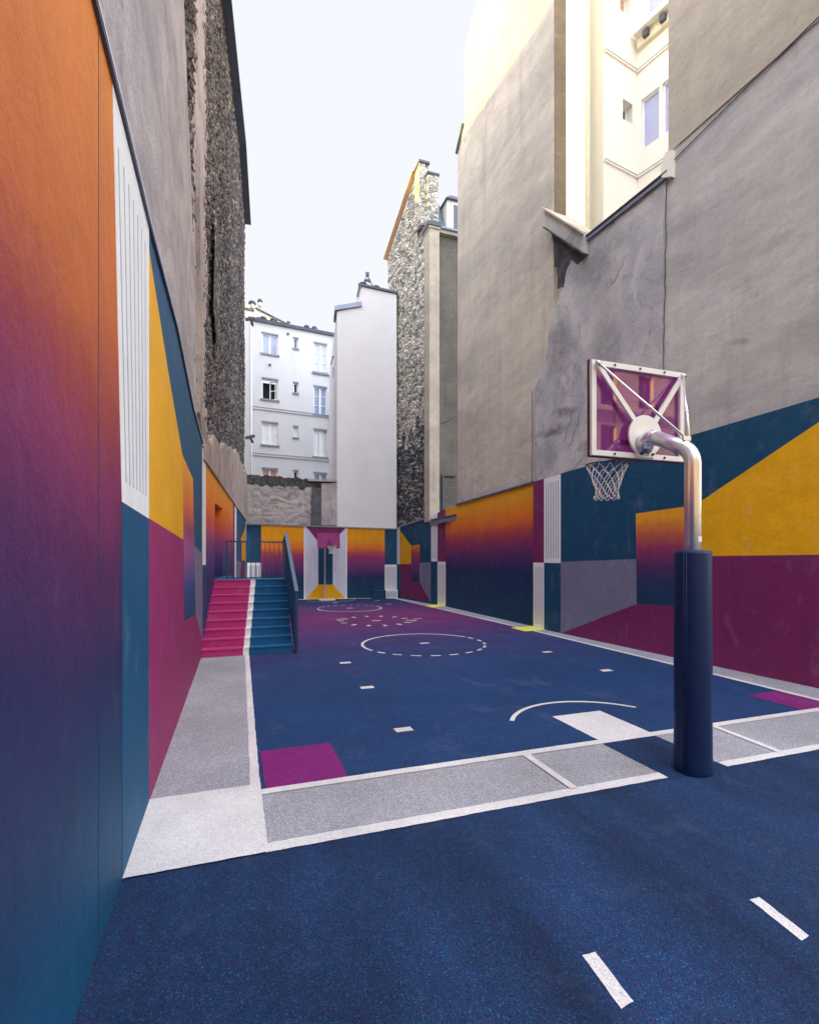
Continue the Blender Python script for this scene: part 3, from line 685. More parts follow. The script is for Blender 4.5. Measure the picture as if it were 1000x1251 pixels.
lg.hexa([(7.60, 16.83, 3.42), (12, 16.83, 3.42), (12, 18.84, 3.34), (7.38, 18.84, 3.34)], [(7.60, 16.83, 3.46), (12, 16.83, 3.46), (12, 18.84, 3.38), (7.38, 18.84, 3.38)], ZINCD)
lg.build('ledge', hb)
rt = MB(); p = WC.P(sR, 0, -.04); rt.box(p[0] + .01, 8.22, p[1] - .02, p[1] + .3, 9.5, 23.5, BRN); rt.build('brown_return', hb)
vf = MB(); 
a, b = WC.P(s558 + .02, q[0][1] - .4, 0), WC.P(q[1][0] + .02, q[1][1] + .05, 0); vf.bar(a, b, .12, .06, ZINCD); vf.build('verge_flashing', hb)

# ------------------------------------------------------------------ white courtyard building seen through the notch
wc = thing('courtyard_building', 'bright white courtyard facades with small windows seen through the right wall notch', 'building', (9.5, 12, 0))
mb = MB()
p690, p713 = onY(690, 100, 11.24), onY(713.5, 100, 11.24)
mb.box(8.24, p713[0], 11.2, 12.6, 3, 24, WHITEC)
yB = 12.3; p720, p737 = onY(719, 100, yB), onY(737.5, 100, 12.3)
mb.box(p713[0] - .05, p737[0] + .4, 12.3, 12.7, 3, 24, WHITEC)
A0 = onY(737.5, 100, 11.75); 
mb.build('side_wall', wc)
pi = MB(); pp_ = onY(716, 100, 12.2); pi.tube([(pp_[0], 12.18, 3), (pp_[0], 12.18, 24)], .07, TERRA); pi.tube([(onY(729, 100, 12.2)[0], 12.2, 3), (onY(729, 100, 12.2)[0], 12.2, 24)], .05, FRAMEW)
pi.build('downpipe', wc)
dA = (math.sin(R(81)), math.cos(R(81)))
# facade A from u=737.5 to the inner corner u=778
WA = Wall((A0[0], A0[1]), (A0[0] + dA[0] * 5, A0[1] + dA[1] * 5)); sK = WA.px(778, 150)[0]; K_ = WA.P(sK, 0)
dB = (math.sin(R(-15)), math.cos(R(-15)))
WB = Wall((K_[0], K_[1]), (K_[0] - dB[0] * 6, K_[1] - dB[1] * 6))   # runs towards the viewer
def pr(W, u0, u1, v0, v1):
    a, z1 = W.px(u0, v0); b, z0 = W.px(u1, v1); return (min(a, b), max(a, b), min(z0, z1), max(z0, z1))
wa = MB(); oA = [pr(WA, 760.5, 772.5, 120, 152)]; t_ = pr(WA, 757, 771, -20, 22); oA.append(t_)
facade(wa, WA, 0, sK, 3, 24, oA, WHITEC, 0, .28)
wa.box(A0[0] - .02, A0[0] + .0, A0[1] + .005, 12.3, 3, 24, WHITEC)
oB = [pr(WB, 783, 805, 140, 172), pr(WB, 808.5, 826, 118, 150), pr(WB, 789, 812, -45, 12)]
zb_ = oB[0][2:]; zc0, zc1 = WB.px(783, 183)[1], WB.px(783, 122)[1]
oB = [(oB[0][0], oB[0][1], zc0, zc1), (oB[1][0], oB[1][1], zc0, zc1), (oB[2][0], oB[2][1], WB.px(789, 28)[1], WB.px(789, -60)[1])]
facade(wa, WB, 0, 6, 3, 24, oB, WHITEC, 0, .14)
wa.build('facade', wc)
for W, ops in ((WA, oA), (WB, oB)):
    for i, o in enumerate(ops):
        dpt = -.27 if W is WA else -.13
        f = MB(); t = .05
        if W is WA and i == 0:
            f.face([W.P(o[0], o[2], dpt), W.P(o[1], o[2], dpt), W.P(o[1], o[3], dpt), W.P(o[0], o[3], dpt)], FRAMEW)
        for (a, b, c, d) in ((o[0], o[0] + t, o[2], o[3]), (o[1] - t, o[1], o[2], o[3]), (o[0] + t, o[1] - t, o[2], o[2] + t), (o[0] + t, o[1] - t, o[3] - t, o[3])): wbox(f, W, a, b, c, d, dpt, dpt + .06, FRAMEW)
        fr_ = f.build('window', wc); g_ = MB(); g_.face([W.P(o[0] + t, o[2] + t, dpt + .02), W.P(o[1] - t, o[2] + t, dpt + .02), W.P(o[1] - t, o[3] - t, dpt + .02), W.P(o[0] + t, o[3] - t, dpt + .02)],
                   (PANED if (W is WA and i == 0) else RED if (W is WA) else PANEL_)); g_.build('pane', fr_)
for v in (63, 197):
    st_ = MB(); z = WA.px(741, v)[1]
    wbox(st_, WA, 0, sK, z - .05, z, .0, .05, WHITEC); wbox(st_, WB, 0.05, 6, z - .05, z, .0, .05, WHITEC)
    wbox(st_, WA, 0, sK - .05, z, z + .015, .0, .06, SILL); wbox(st_, WB, 0.06, 6, z, z + .015, .0, .06, SILL); st_.build('string_course', wc)
ba = MB(); zbal = WB.px(790, 42)[1]
wbox(ba, WB, .06, 6, zbal, zbal + .16, 0, .34, WHITEC); wbox(ba, WB, .06, 6, zbal - .28, zbal, 0, .12, TERRA)
for k in range(6): wbox(ba, WB, .3 + k * .5, .46 + k * .5, zbal - .2, zbal - .04, .12, .24, COWL)
ba.build('balcony', wc)

# ------------------------------------------------------------------ rubble gable building, far right
gb = thing('rubble_gable_building', 'narrow tall building with rough stone gable, chimney and zinc mansard roof', 'building', (7.2, 21, 0))
g0 = WE.px(524, 272, -.05); prof = fixs(WE, [(524, 276), (518.5, 277), (511, 245), (508, 210), (472, 318), (472, 345)], -.05)
YE = lambda s: F_[1] + WE.d[1] * s
tp_ = [(p[0], p[1]) for p in prof]; tp_ = [(-.15, tp_[0][1])] + tp_[1:-1]
sEnd = prof[-1][0]
def gtop(y):
    s = (y - F_[1]) / WE.d[1]
    for a, b in zip(tp_, tp_[1:]):
        if a[0] <= s <= b[0] + 1e-6: return a[1] + (b[1] - a[1]) * (s - a[0]) / max(1e-6, b[0] - a[0])
    return tp_[0][1] if s < tp_[0][0] else tp_[-1][1]
def epath(y): s = (y - F_[1]) / WE.d[1]; p = WE.P(s, 0, 0); return (p[0], p[1], WE.n[0], WE.n[1])
def in_shade(c): return c[2] < 7.9 - (c[1] - 19) * .35 + noise.noise(Vector((c[1] * 2, c[2] * 1.3, 1))) * 1.1  # lower gable, below a slanting line, takes the painted shade
relief(epath, YE(-.1), YE(sEnd), 110, 330, lambda y: 3.1, gtop, RUBR, gb, 'rubble_stonework', .055, 9.1, 4.8, RUBRD, in_shade, -.14)
eg = MB()
a, b = WE.P(tp_[3][0], tp_[3][1] + .02, .02), WE.P(tp_[4][0], tp_[4][1] + .02, .02); eg.bar(a, b, .22, .05, simple('sunlit_edge_tone', (190, 156, 124), .8)); eg.build('sunlit_verge', gb)  # sunlit edge of the gable painted as a warm strip
# back body so that nothing is paper thin
bk_ = MB(); sa = [(1.2, 3), (1.2, tp_[2][1] - .6), (tp_[3][0] + .2, tp_[3][1] - 1.9), (tp_[4][0], tp_[4][1] - .1), (tp_[4][0], 3)]
plate(bk_, WE, sa, -.3, LPLAS2, -3.5)
plate(bk_, WE, [(.05, 3)] + [(max(a, .05), b - .03) for a, b in tp_] + [(tp_[-1][0], 3)], -.15, LPLAS2, -.4); bk_.build('body', gb)
ck2 = MB(); c0 = WE.px(508, 212, -.1); c1 = WE.px(523, 240, -.1)
apex = WE.P(tp_[3][0], 0, 0); zA = tp_[3][1]
cx0 = apex[0]; cy0 = apex[1]
ck2.box(cx0 - .02, cx0 + .36, cy0 - .6, cy0 - .02, zA - 2.6, zA - .04, RUBR); ck2.box(cx0 - .06, cx0 + .42, cy0 - .66, cy0 + .03, zA - .04, zA + .05, COWL)
ck2.box(cx0 + .3, cx0 + .78, cy0 - .72, cy0 - .1, zA - 2.6, zA - .5, RUBR); ck2.box(cx0 + .26, cx0 + .82, cy0 - .76, cy0 - .06, zA - .5, zA - .42, COWL)
ck2.build('chimney', gb)
# front (towards the camera) of that house at Y = 18.9
yF = 18.75
def X(u, v=0, Y=yF): return onY(u, v, Y)[0]
def Z(u, v, Y=yF): return onY(u, v, Y)[2]
fr2 = MB(); xP0, xP1 = X(524.5), X(536.5)
fr2.box(xP0, xP1, yF, yF + .6, 3.3, Z(530, 276), BEI2); fr2.build('pilaster', gb)
pc = MB(); pc.box(xP0 - .07, xP1 + .06, yF - .08, yF + .7, Z(530, 276), Z(530, 271), ZINCD); pc.box(xP0 - .03, xP1 + .03, yF - .04, yF + .6, Z(530, 276) - .1, Z(530, 276), BEI2); pc.build('pilaster_cap', gb)
GREEN = concrete('greenish_render', (112, 107, 99), (96, 93, 87), dark=.3, diag=False)
rf_ = MB(); rf_.box(xP1, 13, yF + .35, yF + .9, 3.3, Z(547, 286, yF + .35), GREEN); rf_.build('recessed_wall', gb)
co = MB(); zc_ = Z(547, 286, yF + .2); co.box(xP1 + .02, 13, yF + .18, yF + .9, zc_, zc_ + .14, BEI2); co.box(xP1 + .02, 13, yF + .10, yF + .9, zc_ + .14, zc_ + .22, ZINC); co.build('cornice', gb)
sh = MB()
x0, x1_ = X(540, 0, yF + .3), X(557, 0, yF + .3)
for k in range(16): z = 3.5 + k * .1; sh.box(x0 + .06, x1_, yF + .27, yF + .345, z, z + .085, GREEN)
sh.box(x0, x0 + .06, yF + .25, yF + .345, 3.4, 5.2, ZINCD); sh.box(x0, x1_, yF + .25, yF + .345, 5.2, 5.26, ZINCD); sh.build('shutter', gb)
wi = MB(); wi.tube([(x0 - .1, yF + .2, 7.3), (x0 + .5, yF + .25, 7.6), (x0 + 1.2, yF + .3, 8.1)], .018, COWL, 6); wi.tube([(xP1 + .04, yF + .28, 3.4), (xP1 + .04, yF + .28, 15)], .03, COWL, 6)
wi.build('cable', gb)
# zinc mansard rising behind the cornice, with a dormer
mn = MB(); zt0 = Z(530, 277); 
xr = WE.P(tp_[1][0], 0, -.2)[0]
r0 = [(xr - .1, yF + .75, zc_ + .2), (13, yF + .75, zc_ + .2)]; r1 = [(xr - .15, yF + 1.5, zc_ + 2.05), (13, yF + 1.5, zc_ + 2.05)]
mn.hexa([r0[0], r0[1], (13, yF + 3.5, zc_ + .2), (xr - .1, yF + 3.5, zc_ + .2)], [r1[0], r1[1], (13, yF + 3.5, zc_ + 2.5), (xr - .15, yF + 3.5, zc_ + 2.5)], ZINC)
for k in range(9):
    t = k * .42; mn.bar((xr + t, yF + .74, zc_ + .22), (xr + t - .02, yF + 1.48, zc_ + 2.04), .04, .05, ZINC)
mn.build('roof', gb)
dx0, dx1 = X(545, 0, yF + .9), X(575, 0, yF + .9); zd0, zd1 = zc_ + .25, Z(551, 247, yF + .9)
dm = MB(); dm.box(dx0, dx1, yF + .8, yF + 2.6, zd0, zd1, WHITEC); dm.build('dormer', gb)
dr = MB(); dr.hexa([(dx0 - .1, yF + .66, zd1), (dx1 + .1, yF + .66, zd1), (dx1 + .1, yF + 2.8, zd1), (dx0 - .1, yF + 2.8, zd1)], [(dx0 + .1, yF + .7, zd1 + .14), (dx1, yF + .7, zd1 + .14), (dx1, yF + 2.8, zd1 + .2), (dx0 + .1, yF + 2.8, zd1 + .2)], ZINCD); dr.build('dormer_roof', gb)
dw = MB(); w0 = dx0 + .2; dw.box(w0, w0 + .9, yF + .76, yF + .8, zd0 + .15, zd1 - .1, FRAMEW); dwo = dw.build('window', gb)
dg = MB()
for k in range(2): dg.box(w0 + .07 + k * .42, w0 + .42 + k * .42, yF + .745, yF + .76, zd0 + .25, zd1 - .18, PANED)
dg.build('pane', dwo)

# ------------------------------------------------------------------ back wall with mural and what stands on it
A_, B_ = (.49, 22.9), (7.03, 22.0)
WK = Wall(A_, B_)
bk = thing('mural_end_wall', 'low painted wall closing the far end of the court behind the small pink hoop', 'wall', (3.8, 22.5, 0))
zk0, zk1 = WK.px(302, 641)[1], WK.px(484, 647)[1]
def topK(s): return zk0 + (zk1 - zk0) * s / WK.L
mb = MB(); plate(mb, WK, [(0, 0), (WK.L, 0), (WK.L, topK(WK.L)), (0, topK(0))], 0, TEALD, -.3)
def kr(u0, u1, v0, v1, m, off=.004):
    a, b = WK.px(u0, 690)[0], WK.px(u1, 690)[0]
    z1_ = lambda s: topK(s) if v0 is None else WK.px((u0 + u1) / 2, v0)[1]
    z0_ = 0 if v1 is None else WK.px((u0 + u1) / 2, v1)[1]
    plate(mb, WK, [(a, z0_), (b, z0_), (b, z1_(b)), (a, z1_(a))], off, m); return a, b
zp = WK.px(477, 689.8)[1]
a, b = kr(302, 319, 687.5, None, WHITEP); pins(WK, a, b, 0, zp + .1, 5, wf=.45)
kr(319, 371.8, None, None, G_BACK); kr(371.8, 423, None, None, PALE); kr(423, 469.8, None, None, G_BACK)
a, b = kr(469.8, 484.4, 689.8, None, WHITEP); pins(WK, a, b, 0, zp, 6, wf=.4)
kr(388.6, 406.3, 662, 714.3, TEALD, .007)
def kp(pts, m, off=.007): 
    q = [WK.px(u, v) for u, v in pts]; plate(mb, WK, [(a, min(max(b, 0), topK(a))) for a, b in q], off, m)
kp([(373.6, 640), (422, 640), (406.3, 662.3), (388.6, 661.5)], MAR, .009); kp([(388.6, 714.2), (406.3, 714.2), (421.8, 735), (373, 735)], YEL, .009)
for u in (371.8, 423): s_ = WK.px(u, 690)[0]; plate(mb, WK, [(s_ - .03, 0), (s_ + .03, 0), (s_ + .03, topK(s_)), (s_ - .03, topK(s_))], .01, WHITEP)
mb.build('painted_wall', bk)
kc = MB(); kc.hexa([WK.P(0, topK(0), -.4), WK.P(WK.L, topK(WK.L), -.4), WK.P(WK.L, topK(WK.L), .05), WK.P(0, topK(0), .05)], [WK.P(0, topK(0) + .06, -.4), WK.P(WK.L, topK(WK.L) + .05, -.4), WK.P(WK.L, topK(WK.L) + .05, .05), WK.P(0, topK(0) + .06, .05)], ZINC); kc.build('coping', bk)
bx = MB(); q0, q1 = WK.px(453.5, 720)[0], WK.px(470, 720)[0]; wbox(bx, WK, q0, q1, 0, .38, .01, .3, TEALD); wbox(bx, WK, q1, WK.L - .02, 0, .38, .01, .3, WHITEP)
for k in range(6): c = q1 + (WK.L - .02 - q1) * (k + 1) / 7; wbox(bx, WK, c - .02, c + .02, .06, .32, .3, .304, LINEP)
o = bx.build('low_painted_box'); o['label'] = 'low teal and striped white box at the foot of the far mural wall'; o['category'] = 'box'
# rubble wall above the mural, left half
rw = thing('old_rubble_wall', 'mossy grey old wall with black crusted top below the white apartments', 'wall', (2.5, 22.8, 3.2))
s412 = WK.px(411.5, 600)[0]; zr0, zr1 = WK.px(302, 579)[1], WK.px(411, 587)[1]
def kpath(y):    # param is s
    p = WK.P(y, 0, 0); return (p[0], p[1], WK.n[0], WK.n[1])
def rtop(s): return zr0 + (zr1 - zr0) * s / s412 + noise.noise(Vector((s * 4, 0, 2))) * (.10 if s < 2.6 else .01)
def crust(c):
    s = (c[0] - A_[0]) / WK.d[0]; return c[2] > rtop(s) - .42 + noise.noise(Vector((c[0] * 3, c[2] * 2, 5))) * .25
relief(kpath, .0, s412, 90, 60, lambda s: topK(s), rtop, RUBW, rw, 'stonework', .03, 1.2, 2.0, RUBD, crust, -.1)
cs = MB(); s366 = WK.px(376, 590)[0]; wbox(cs, WK, s366, s412, zr1 - .06, zr1 + .03, -.5, .06, CEM); cs.build('capstone', rw)
dp = MB(); sd0, sd1 = WK.px(379.5, 620)[0], WK.px(392, 620)[0]; plate(dp, WK, [(sd0, 3.3), (sd1, 3.3), (sd1, 4.9), (sd0 + .05, 4.95)], .0, CEMD, -.1)
plate(dp, WK, [(sd1 + .02, 3.3), (s412 - .01, 3.3), (s412 - .01, 5.2), (sd1 + .02, 5.15)], -.015, LPLAS, -.1); dp.build('cement_patch', rw)
bkp = MB(); plate(bkp, WK, [(0, 3), (s412, 3), (s412, zr1 - .08), (0, zr0 - .15)], -.2, RUBW, -.55); bkp.build('core', rw)
# blank white block
wb = thing('white_blank_building', 'blank white rendered block with stepped top and chimney behind the end wall', 'building', (5.8, 22.8, 3))
bl = MB(); pf = fixs(WK, [(411.5, 640), (484.4, 640), (484.4, 359), (441, 349), (438, 351), (438.5, 374), (411.5, 380)]); pf[0] = (pf[0][0], topK(pf[0][0])); pf[1] = (pf[1][0] - .0, topK(WK.L))
plate(bl, WK, pf, -.03, WHITEW, -9.0); bl.build('wall', wb)
bc = MB()
def capk(a, b, w, h, m, o=-.2, ov=.06):
    bc.hexa([WK.P(a[0], a[1], -1.2), WK.P(b[0], b[1], -1.2), WK.P(b[0], b[1], ov), WK.P(a[0], a[1], ov)], [WK.P(a[0], a[1] + h, -1.2), WK.P(b[0], b[1] + h, -1.2), WK.P(b[0], b[1] + h, ov), WK.P(a[0], a[1] + h, ov)], m)
capk((pf[6][0] - .1, pf[6][1] + .01), (pf[5][0] + .12, pf[5][1] + .01), 0, .2, ZINC); capk((pf[3][0] - .1, pf[3][1] + .01), (pf[2][0] + .06, pf[2][1] + .01), 0, .09, ZINCD)
bc.bar(WK.P(pf[4][0] - .06, pf[4][1] - .4, 0), WK.P(pf[3][0] - .02, pf[3][1] + .05, 0), .1, .08, ZINCD); bc.build('coping', wb)
def cowl(mb_, x, y, z, r=.14, h=.35, m=COWL, mpot=TERRA):
    mb_.tube([(x, y, z), (x, y, z + h * .6)], r * .7, mpot, 10); mb_.tube([(x, y, z + h * .6), (x, y, z + h * .68), (x, y, z + h * .95), (x, y, z + h)], [r * .5, r * 1.25, r * .9, r * .2], m, 12)
def pK(u, v, off=-.6): s_, z = WK.px(u, v, off); return WK.P(s_, z, off)
p = pK(448.5, 352); cb = MB(); cowl(cb, p[0], p[1], p[2] - .1, .13, .6, ZINC, WHITEC); cb.tube([(p[0], p[1], p[2] + .45), (p[0], p[1], p[2] + .72)], [.07, .09], ZINCD, 10); cb.build('chimney_pot', wb)
for u, v in ((443, 350), (459, 354)): 
    p = pK(u, v); cb = MB(); cowl(cb, p[0], p[1], p[2] - .1, .18, .26); cb.build('chimney_pot', wb)
tn = MB(); p = pK(452, 343); p2 = pK(457, 353); tn.bar(p, p2, .03, .03, COWL); tn.build('stay_rod', wb)

# ------------------------------------------------------------------ white apartments further back
ap = thing('apartment_building', 'white five storey apartment rear facade with shuttered windows behind the old rubble wall', 'building', (3.5, 33, 0))
a0 = onY(301.5, 500, 33.0); dd = (math.sin(R(83.7)), math.cos(R(83.7)))
WAp = Wall((a0[0] - 2.5 * dd[0], a0[1] - 2.5 * dd[1]), (a0[0] + 8 * dd[0], a0[1] + 8 * dd[1]))
def rr_(u0, u1, vt, vb):
    a = WAp.px(u0, 500)[0]; b = WAp.px(u1, 500)[0]; m = (u0 + u1) / 2; return [a, b, WAp.px(m, vb)[1], WAp.px(m, vt)[1]]
ops = {}
W1 = [rr_(320.3, 339, 408.5, 432.5), rr_(320.3, 339, 463.5, 488), rr_(319.6, 339.6, 516.7, 543.5), rr_(319.8, 339.6, 573, 598)]
W2 = [rr_(358.3, 363.8, 413.5, 425.5), rr_(358.3, 363.8, 468, 480), rr_(358.5, 364, 521.5, 534.2), rr_(358.6, 364, 575.6, 590)]
W3 = [rr_(383.4, 397.8, 420, 454.7), rr_(384, 398, 473, 506.5), rr_(383, 399.8, 525.5, 558), rr_(383.5, 400, 578.5, 612)]
def al(col):
    a = sum(o[0] for o in col) / len(col); b = sum(o[1] for o in col) / len(col)
    for o in col: o[0], o[1] = a, b
for c in (W1, W2, W3): al(c)
s409 = WAp.px(409.5, 500)[0]; ztop0 = WAp.px(304, 391.5)[1]; zap = WAp.px(355, 401)[1]
fa = MB(); facade(fa, WAp, 0, s409, 1, zap, [tuple(o) for o in W1 + W2 + W3], WHITEA, 0, .22)
sp0 = WAp.px(301, 500)[0]; sp1 = WAp.px(305.5, 500)[0]
wbox(fa, WAp, 0, sp1, 1, zap + .3, .003, .12, WHITEA)
Kp = WAp.P(s409, 0); 
fa.hexa([(Kp[0], Kp[1], 1), (Kp[0] + 3, Kp[1], 1), (Kp[0] + 3, Kp[1] - .3, 1), (Kp[0], Kp[1] - .3, 1)], [(Kp[0], Kp[1], zap), (Kp[0] + 3, Kp[1], zap), (Kp[0] + 3, Kp[1] - .3, zap), (Kp[0], Kp[1] - .3, zap)], WHITEA)
fa.build('wall', ap)
def win(o, kind):
    a, b, c, d = o; f = MB(); t = .06; dp_ = -.16
    mids = [(a + b) / 2] if b - a > .6 else []
    for (e, g_, h, i) in ((a, a + t, c, d), (b - t, b, c, d), (a + t, b - t, c, c + t), (a + t, b - t, d - t, d)): wbox(f, WAp, e, g_, h, i, dp_, dp_ + .06, FRAMEW)
    for m_ in mids: 
        if kind != 'open': wbox(f, WAp, m_ - .05, m_ + .05, c + t, d - t, dp_, dp_ + .065, FRAMEW)
    if kind in ('tall', 'glass'):
        n = 3
        for k in range(1, n): z = c + (d - c) * k / n; wbox(f, WAp, a + t, b - t, z - .015, z + .015, dp_ + .01, dp_ + .05, FRAMEW)
    fo = f.build('window', ap); mat = {'blue': PANE, 'open': DARK, 'tall': PANEL_, 'shut': BLIND, 'dark': PANED, 'glass': PANE, 'curtain': RED}[kind]
    p_ = MB(); p_.face([WAp.P(a + t, c + t, dp_ + .01 - (.5 if kind == 'open' else 0)), WAp.P(b - t, c + t, dp_ + .01 - (.5 if kind == 'open' else 0)), WAp.P(b - t, d - t, dp_ + .01 - (.5 if kind == 'open' else 0)), WAp.P(a + t, d - t, dp_ + .01 - (.5 if kind == 'open' else 0))], mat)
    if kind == 'shut':
        for k in range(int((d - c) / .09)): z = c + t + k * .09; wbox(p_, WAp, a + t, b - t, z, z + .02, dp_ + .012, dp_ + .03, FRAMEW)
    if kind == 'open':
        wbox(p_, WAp, a - .1, a, c, d, dp_ - .55, dp_, DARK); wbox(p_, WAp, b, b + .1, c, d, dp_ - .55, dp_, DARK)
        p0 = WAp.P(b - t, 0, dp_ + .03); n_ = Vector((WAp.n[0], WAp.n[1], 0)); d_ = Vector((-WAp.d[0], -WAp.d[1], 0)); e_ = (d_ * .75 - n_ * .45).normalized() * .42
        for z0_, z1_ in ((c + t, c + t + .05), (d - t - .05, d - t), ((c + d) / 2 - .02, (c + d) / 2 + .02)): f2 = [Vector((p0[0], p0[1], z0_)), Vector((p0[0], p0[1], z1_))]; p_.bar((p0[0], p0[1], (z0_ + z1_) / 2), (p0[0] + e_.x, p0[1] + e_.y, (z0_ + z1_) / 2), .03, z1_ - z0_, FRAMEW)
        p_.bar((p0[0] + e_.x, p0[1] + e_.y, c + t), (p0[0] + e_.x, p0[1] + e_.y, d - t), .06, .06, FRAMEW)
    p_.build('pane', fo)
    s_ = MB(); ov = .1 if b - a > .6 else .06
    wbox(s_, WAp, a - ov, b + ov, c - .1, c, -.05, .1, SILL); s_.build('sill', fo)
    l_ = MB(); wbox(l_, WAp, a - .03, b + .03, d, d + .09, -.01, .05, SILL); l_.build('lintel', fo)
for o, k in zip(W1, ('blue', 'open', 'shut', 'curtain')): win(o, k)
for o, k in zip(W2, ('dark', 'dark', 'shut', 'dark')): win(o, k)
for o, k in zip(W3, ('tall', 'glass', 'shut', 'glass')): win(o, k)
for v in (499.5, 555.5):
    sc_ = MB(); z = WAp.px(330, v)[1]; wbox(sc_, WAp, sp1 + .05, s409, z - .12, z, 0, .08, WHITEA); wbox(sc_, WAp, sp1 + .03, s409, z, z + .03, 0, .11, SILL)
    sc_.bar((Kp[0] - .1, Kp[1] - .05, z), (4.62, 23.4, z + .05), .12, .1, WHITEA); sc_.build('string_course', ap)
sc_ = MB(); zs = WAp.px(390, 455)[1]; wbox(sc_, WAp, W3[0][0] - .15, s409, zs - .14, zs - .1, 0, .12, SILL)
sc_.build('string_course', ap)
er = MB(); er.hexa([WAp.P(sp1 - .1, zap, -6), WAp.P(s409 + .1, zap, -6), WAp.P(s409 + .1, zap, .16), WAp.P(sp1 - .1, zap, .16)], [WAp.P(sp1 - .1, zap + .16, -6), WAp.P(s409 + .1, zap + .16, -6), WAp.P(s409 + .1, zap + .16, .22), WAp.P(sp1 - .1, zap + .16, .22)], ZINCD); er.build('eaves', ap)
for v in (402.5, 470, 530):
    p = WAp.px(353 if v < 410 else 329, v if v < 410 else 446); break
for u, v in ((351.5, 408), (329.5, 446)): vt = MB(); s_, z = WAp.px(u, v); vt.tube([WAp.P(s_, z, .0), WAp.P(s_, z, .1)], .08, COWL, 8); vt.build('vent', ap)
dn = MB(); s_ = WAp.px(306.5, 500)[0]; dn.tube([WAp.P(s_, 1, .18), WAp.P(s_, zap, .18)], .045, FRAMEW, 8); dn.build('downpipe', ap)
rc = MB(); s_ = WAp.px(311, 380)[0]
wbox(rc, WAp, WAp.px(300, 400)[0], WAp.px(311, 400)[0], zap + .1, WAp.px(305, 374)[1], -1.6, -.6, TERRA); wbox(rc, WAp, WAp.px(299, 400)[0], WAp.px(312, 400)[0], WAp.px(305, 374)[1], WAp.px(305, 374)[1] + .12, -1.7, -.5, ZINCD)
rc.build('chimney', ap)
gr_ = MB(); q = [WAp.px(u, v, -2) for u, v in ((300, 399), (350, 399), (349, 396), (312, 377), (300, 372))]; plate(gr_, WAp, q, -2, TERRA, -2.4); gr_.build('gable', ap)
gr_ = MB(); gr_.bar(WAp.P(q[3][0], q[3][1] + .03, -1.95), WAp.P(q[2][0] + .2, q[2][1] - .02, -1.95), .12, .06, COWL); gr_.build('ridge_flashing', ap)
for u, v, r_ in ((308, 373.5, .2), (321.5, 392.5, .2), (334, 394.5, .2), (315.5, 393, .14), (317.5, 371, .14), (374.5, 402.5, .16), (384, 404, .16)):
    s_, z = WAp.px(u, v, -.9); p = WAp.P(s_, z, -.9); c_ = MB(); cowl(c_, p[0], p[1], p[2] - .2, r_, .5); c_.build('chimney_pot', ap)
s_, z = WAp.px(352.5, 400, -.3); p = WAp.P(s_, z, -.3); c_ = MB(); c_.tube([(p[0], p[1], p[2] - .3), (p[0], p[1], p[2] + .35)], .06, ZINC, 8); c_.tube([(p[0], p[1], p[2] + .3), (p[0], p[1], p[2] + .4)], .12, ZINC, 8); c_.build('vent_pipe', ap)
lt = MB(); x, y_ = Kp[0] - .5, Kp[1] - 4; 
p = onY(410.6, 436, 25.2); lt.bar((p[0], 25.2, p[2]), (p[0] - .16, 25.2, p[2]), .05, .05, COWL); lt.bar((p[0] - .16, 25.2, p[2] + .02), (p[0] - .28, 25.2, p[2] - .42), .05, .05, COWL)
lt.build('wall_bracket', wb); ho = MB(); p = onY(410.5, 455, 25.2); ho.hexa([(p[0] - .02, 25.1, p[2] - .3), (p[0] + .2, 25.1, p[2] - .3), (p[0] + .2, 25.5, p[2] - .3), (p[0] - .12, 25.5, p[2] - .2)], [(p[0] - .1, 25.1, p[2] + .3), (p[0] + .2, 25.1, p[2] + .3), (p[0] + .2, 25.5, p[2] + .3), (p[0] - .12, 25.5, p[2] + .3)], ZINC); ho.build('rain_hopper', wb)

# ------------------------------------------------------------------ out of direct view: a block added for its shade, the mirrored street building
nb = thing('added_shade_block', 'unseen block added beyond the left wall to shade the rubble gable', 'building', (-7, 28, 0))
m_ = MB(); m_.box(-16, -.4, 23.2, 36, 0, 20.5, LPLAS); m_.build('wall', nb)  # unseen block, added so its shadow falls across the gable
sb = thing('street_building', 'cream street building with zinc roof behind the viewer, mirrored in the backboard', 'building', (4, -16, 0))
W_S = Wall((52, -15), (-14, -15)); m_ = MB(); oo = []
for k in range(23):
    for f_ in range(5): oo.append((1.6 + k * 2.7, 2.7 + k * 2.7, 1.2 + f_ * 3.1, 3.2 + f_ * 3.1))
facade(m_, W_S, 0, 66, 0, 16, oo, WHITEC, 0, .3)
m_.box(-14, 52, -21, -15.4, 0, 15.9, PANED); m_.build('wall', sb)
m_ = MB(); m_.hexa([(-14, -21, 16), (52, -21, 16), (52, -14.8, 16), (-14, -14.8, 16)], [(-14, -20, 19), (52, -20, 19), (52, -16.6, 19), (-14, -16.6, 19)], ZINC); m_.build('roof', sb)
m_ = MB()
for f_ in range(1, 6): wbox(m_, W_S, 0, 66, f_ * 3.1 + .75, f_ * 3.1 + .95, 0, .5, WHITEC)
m_.build('balcony', sb)

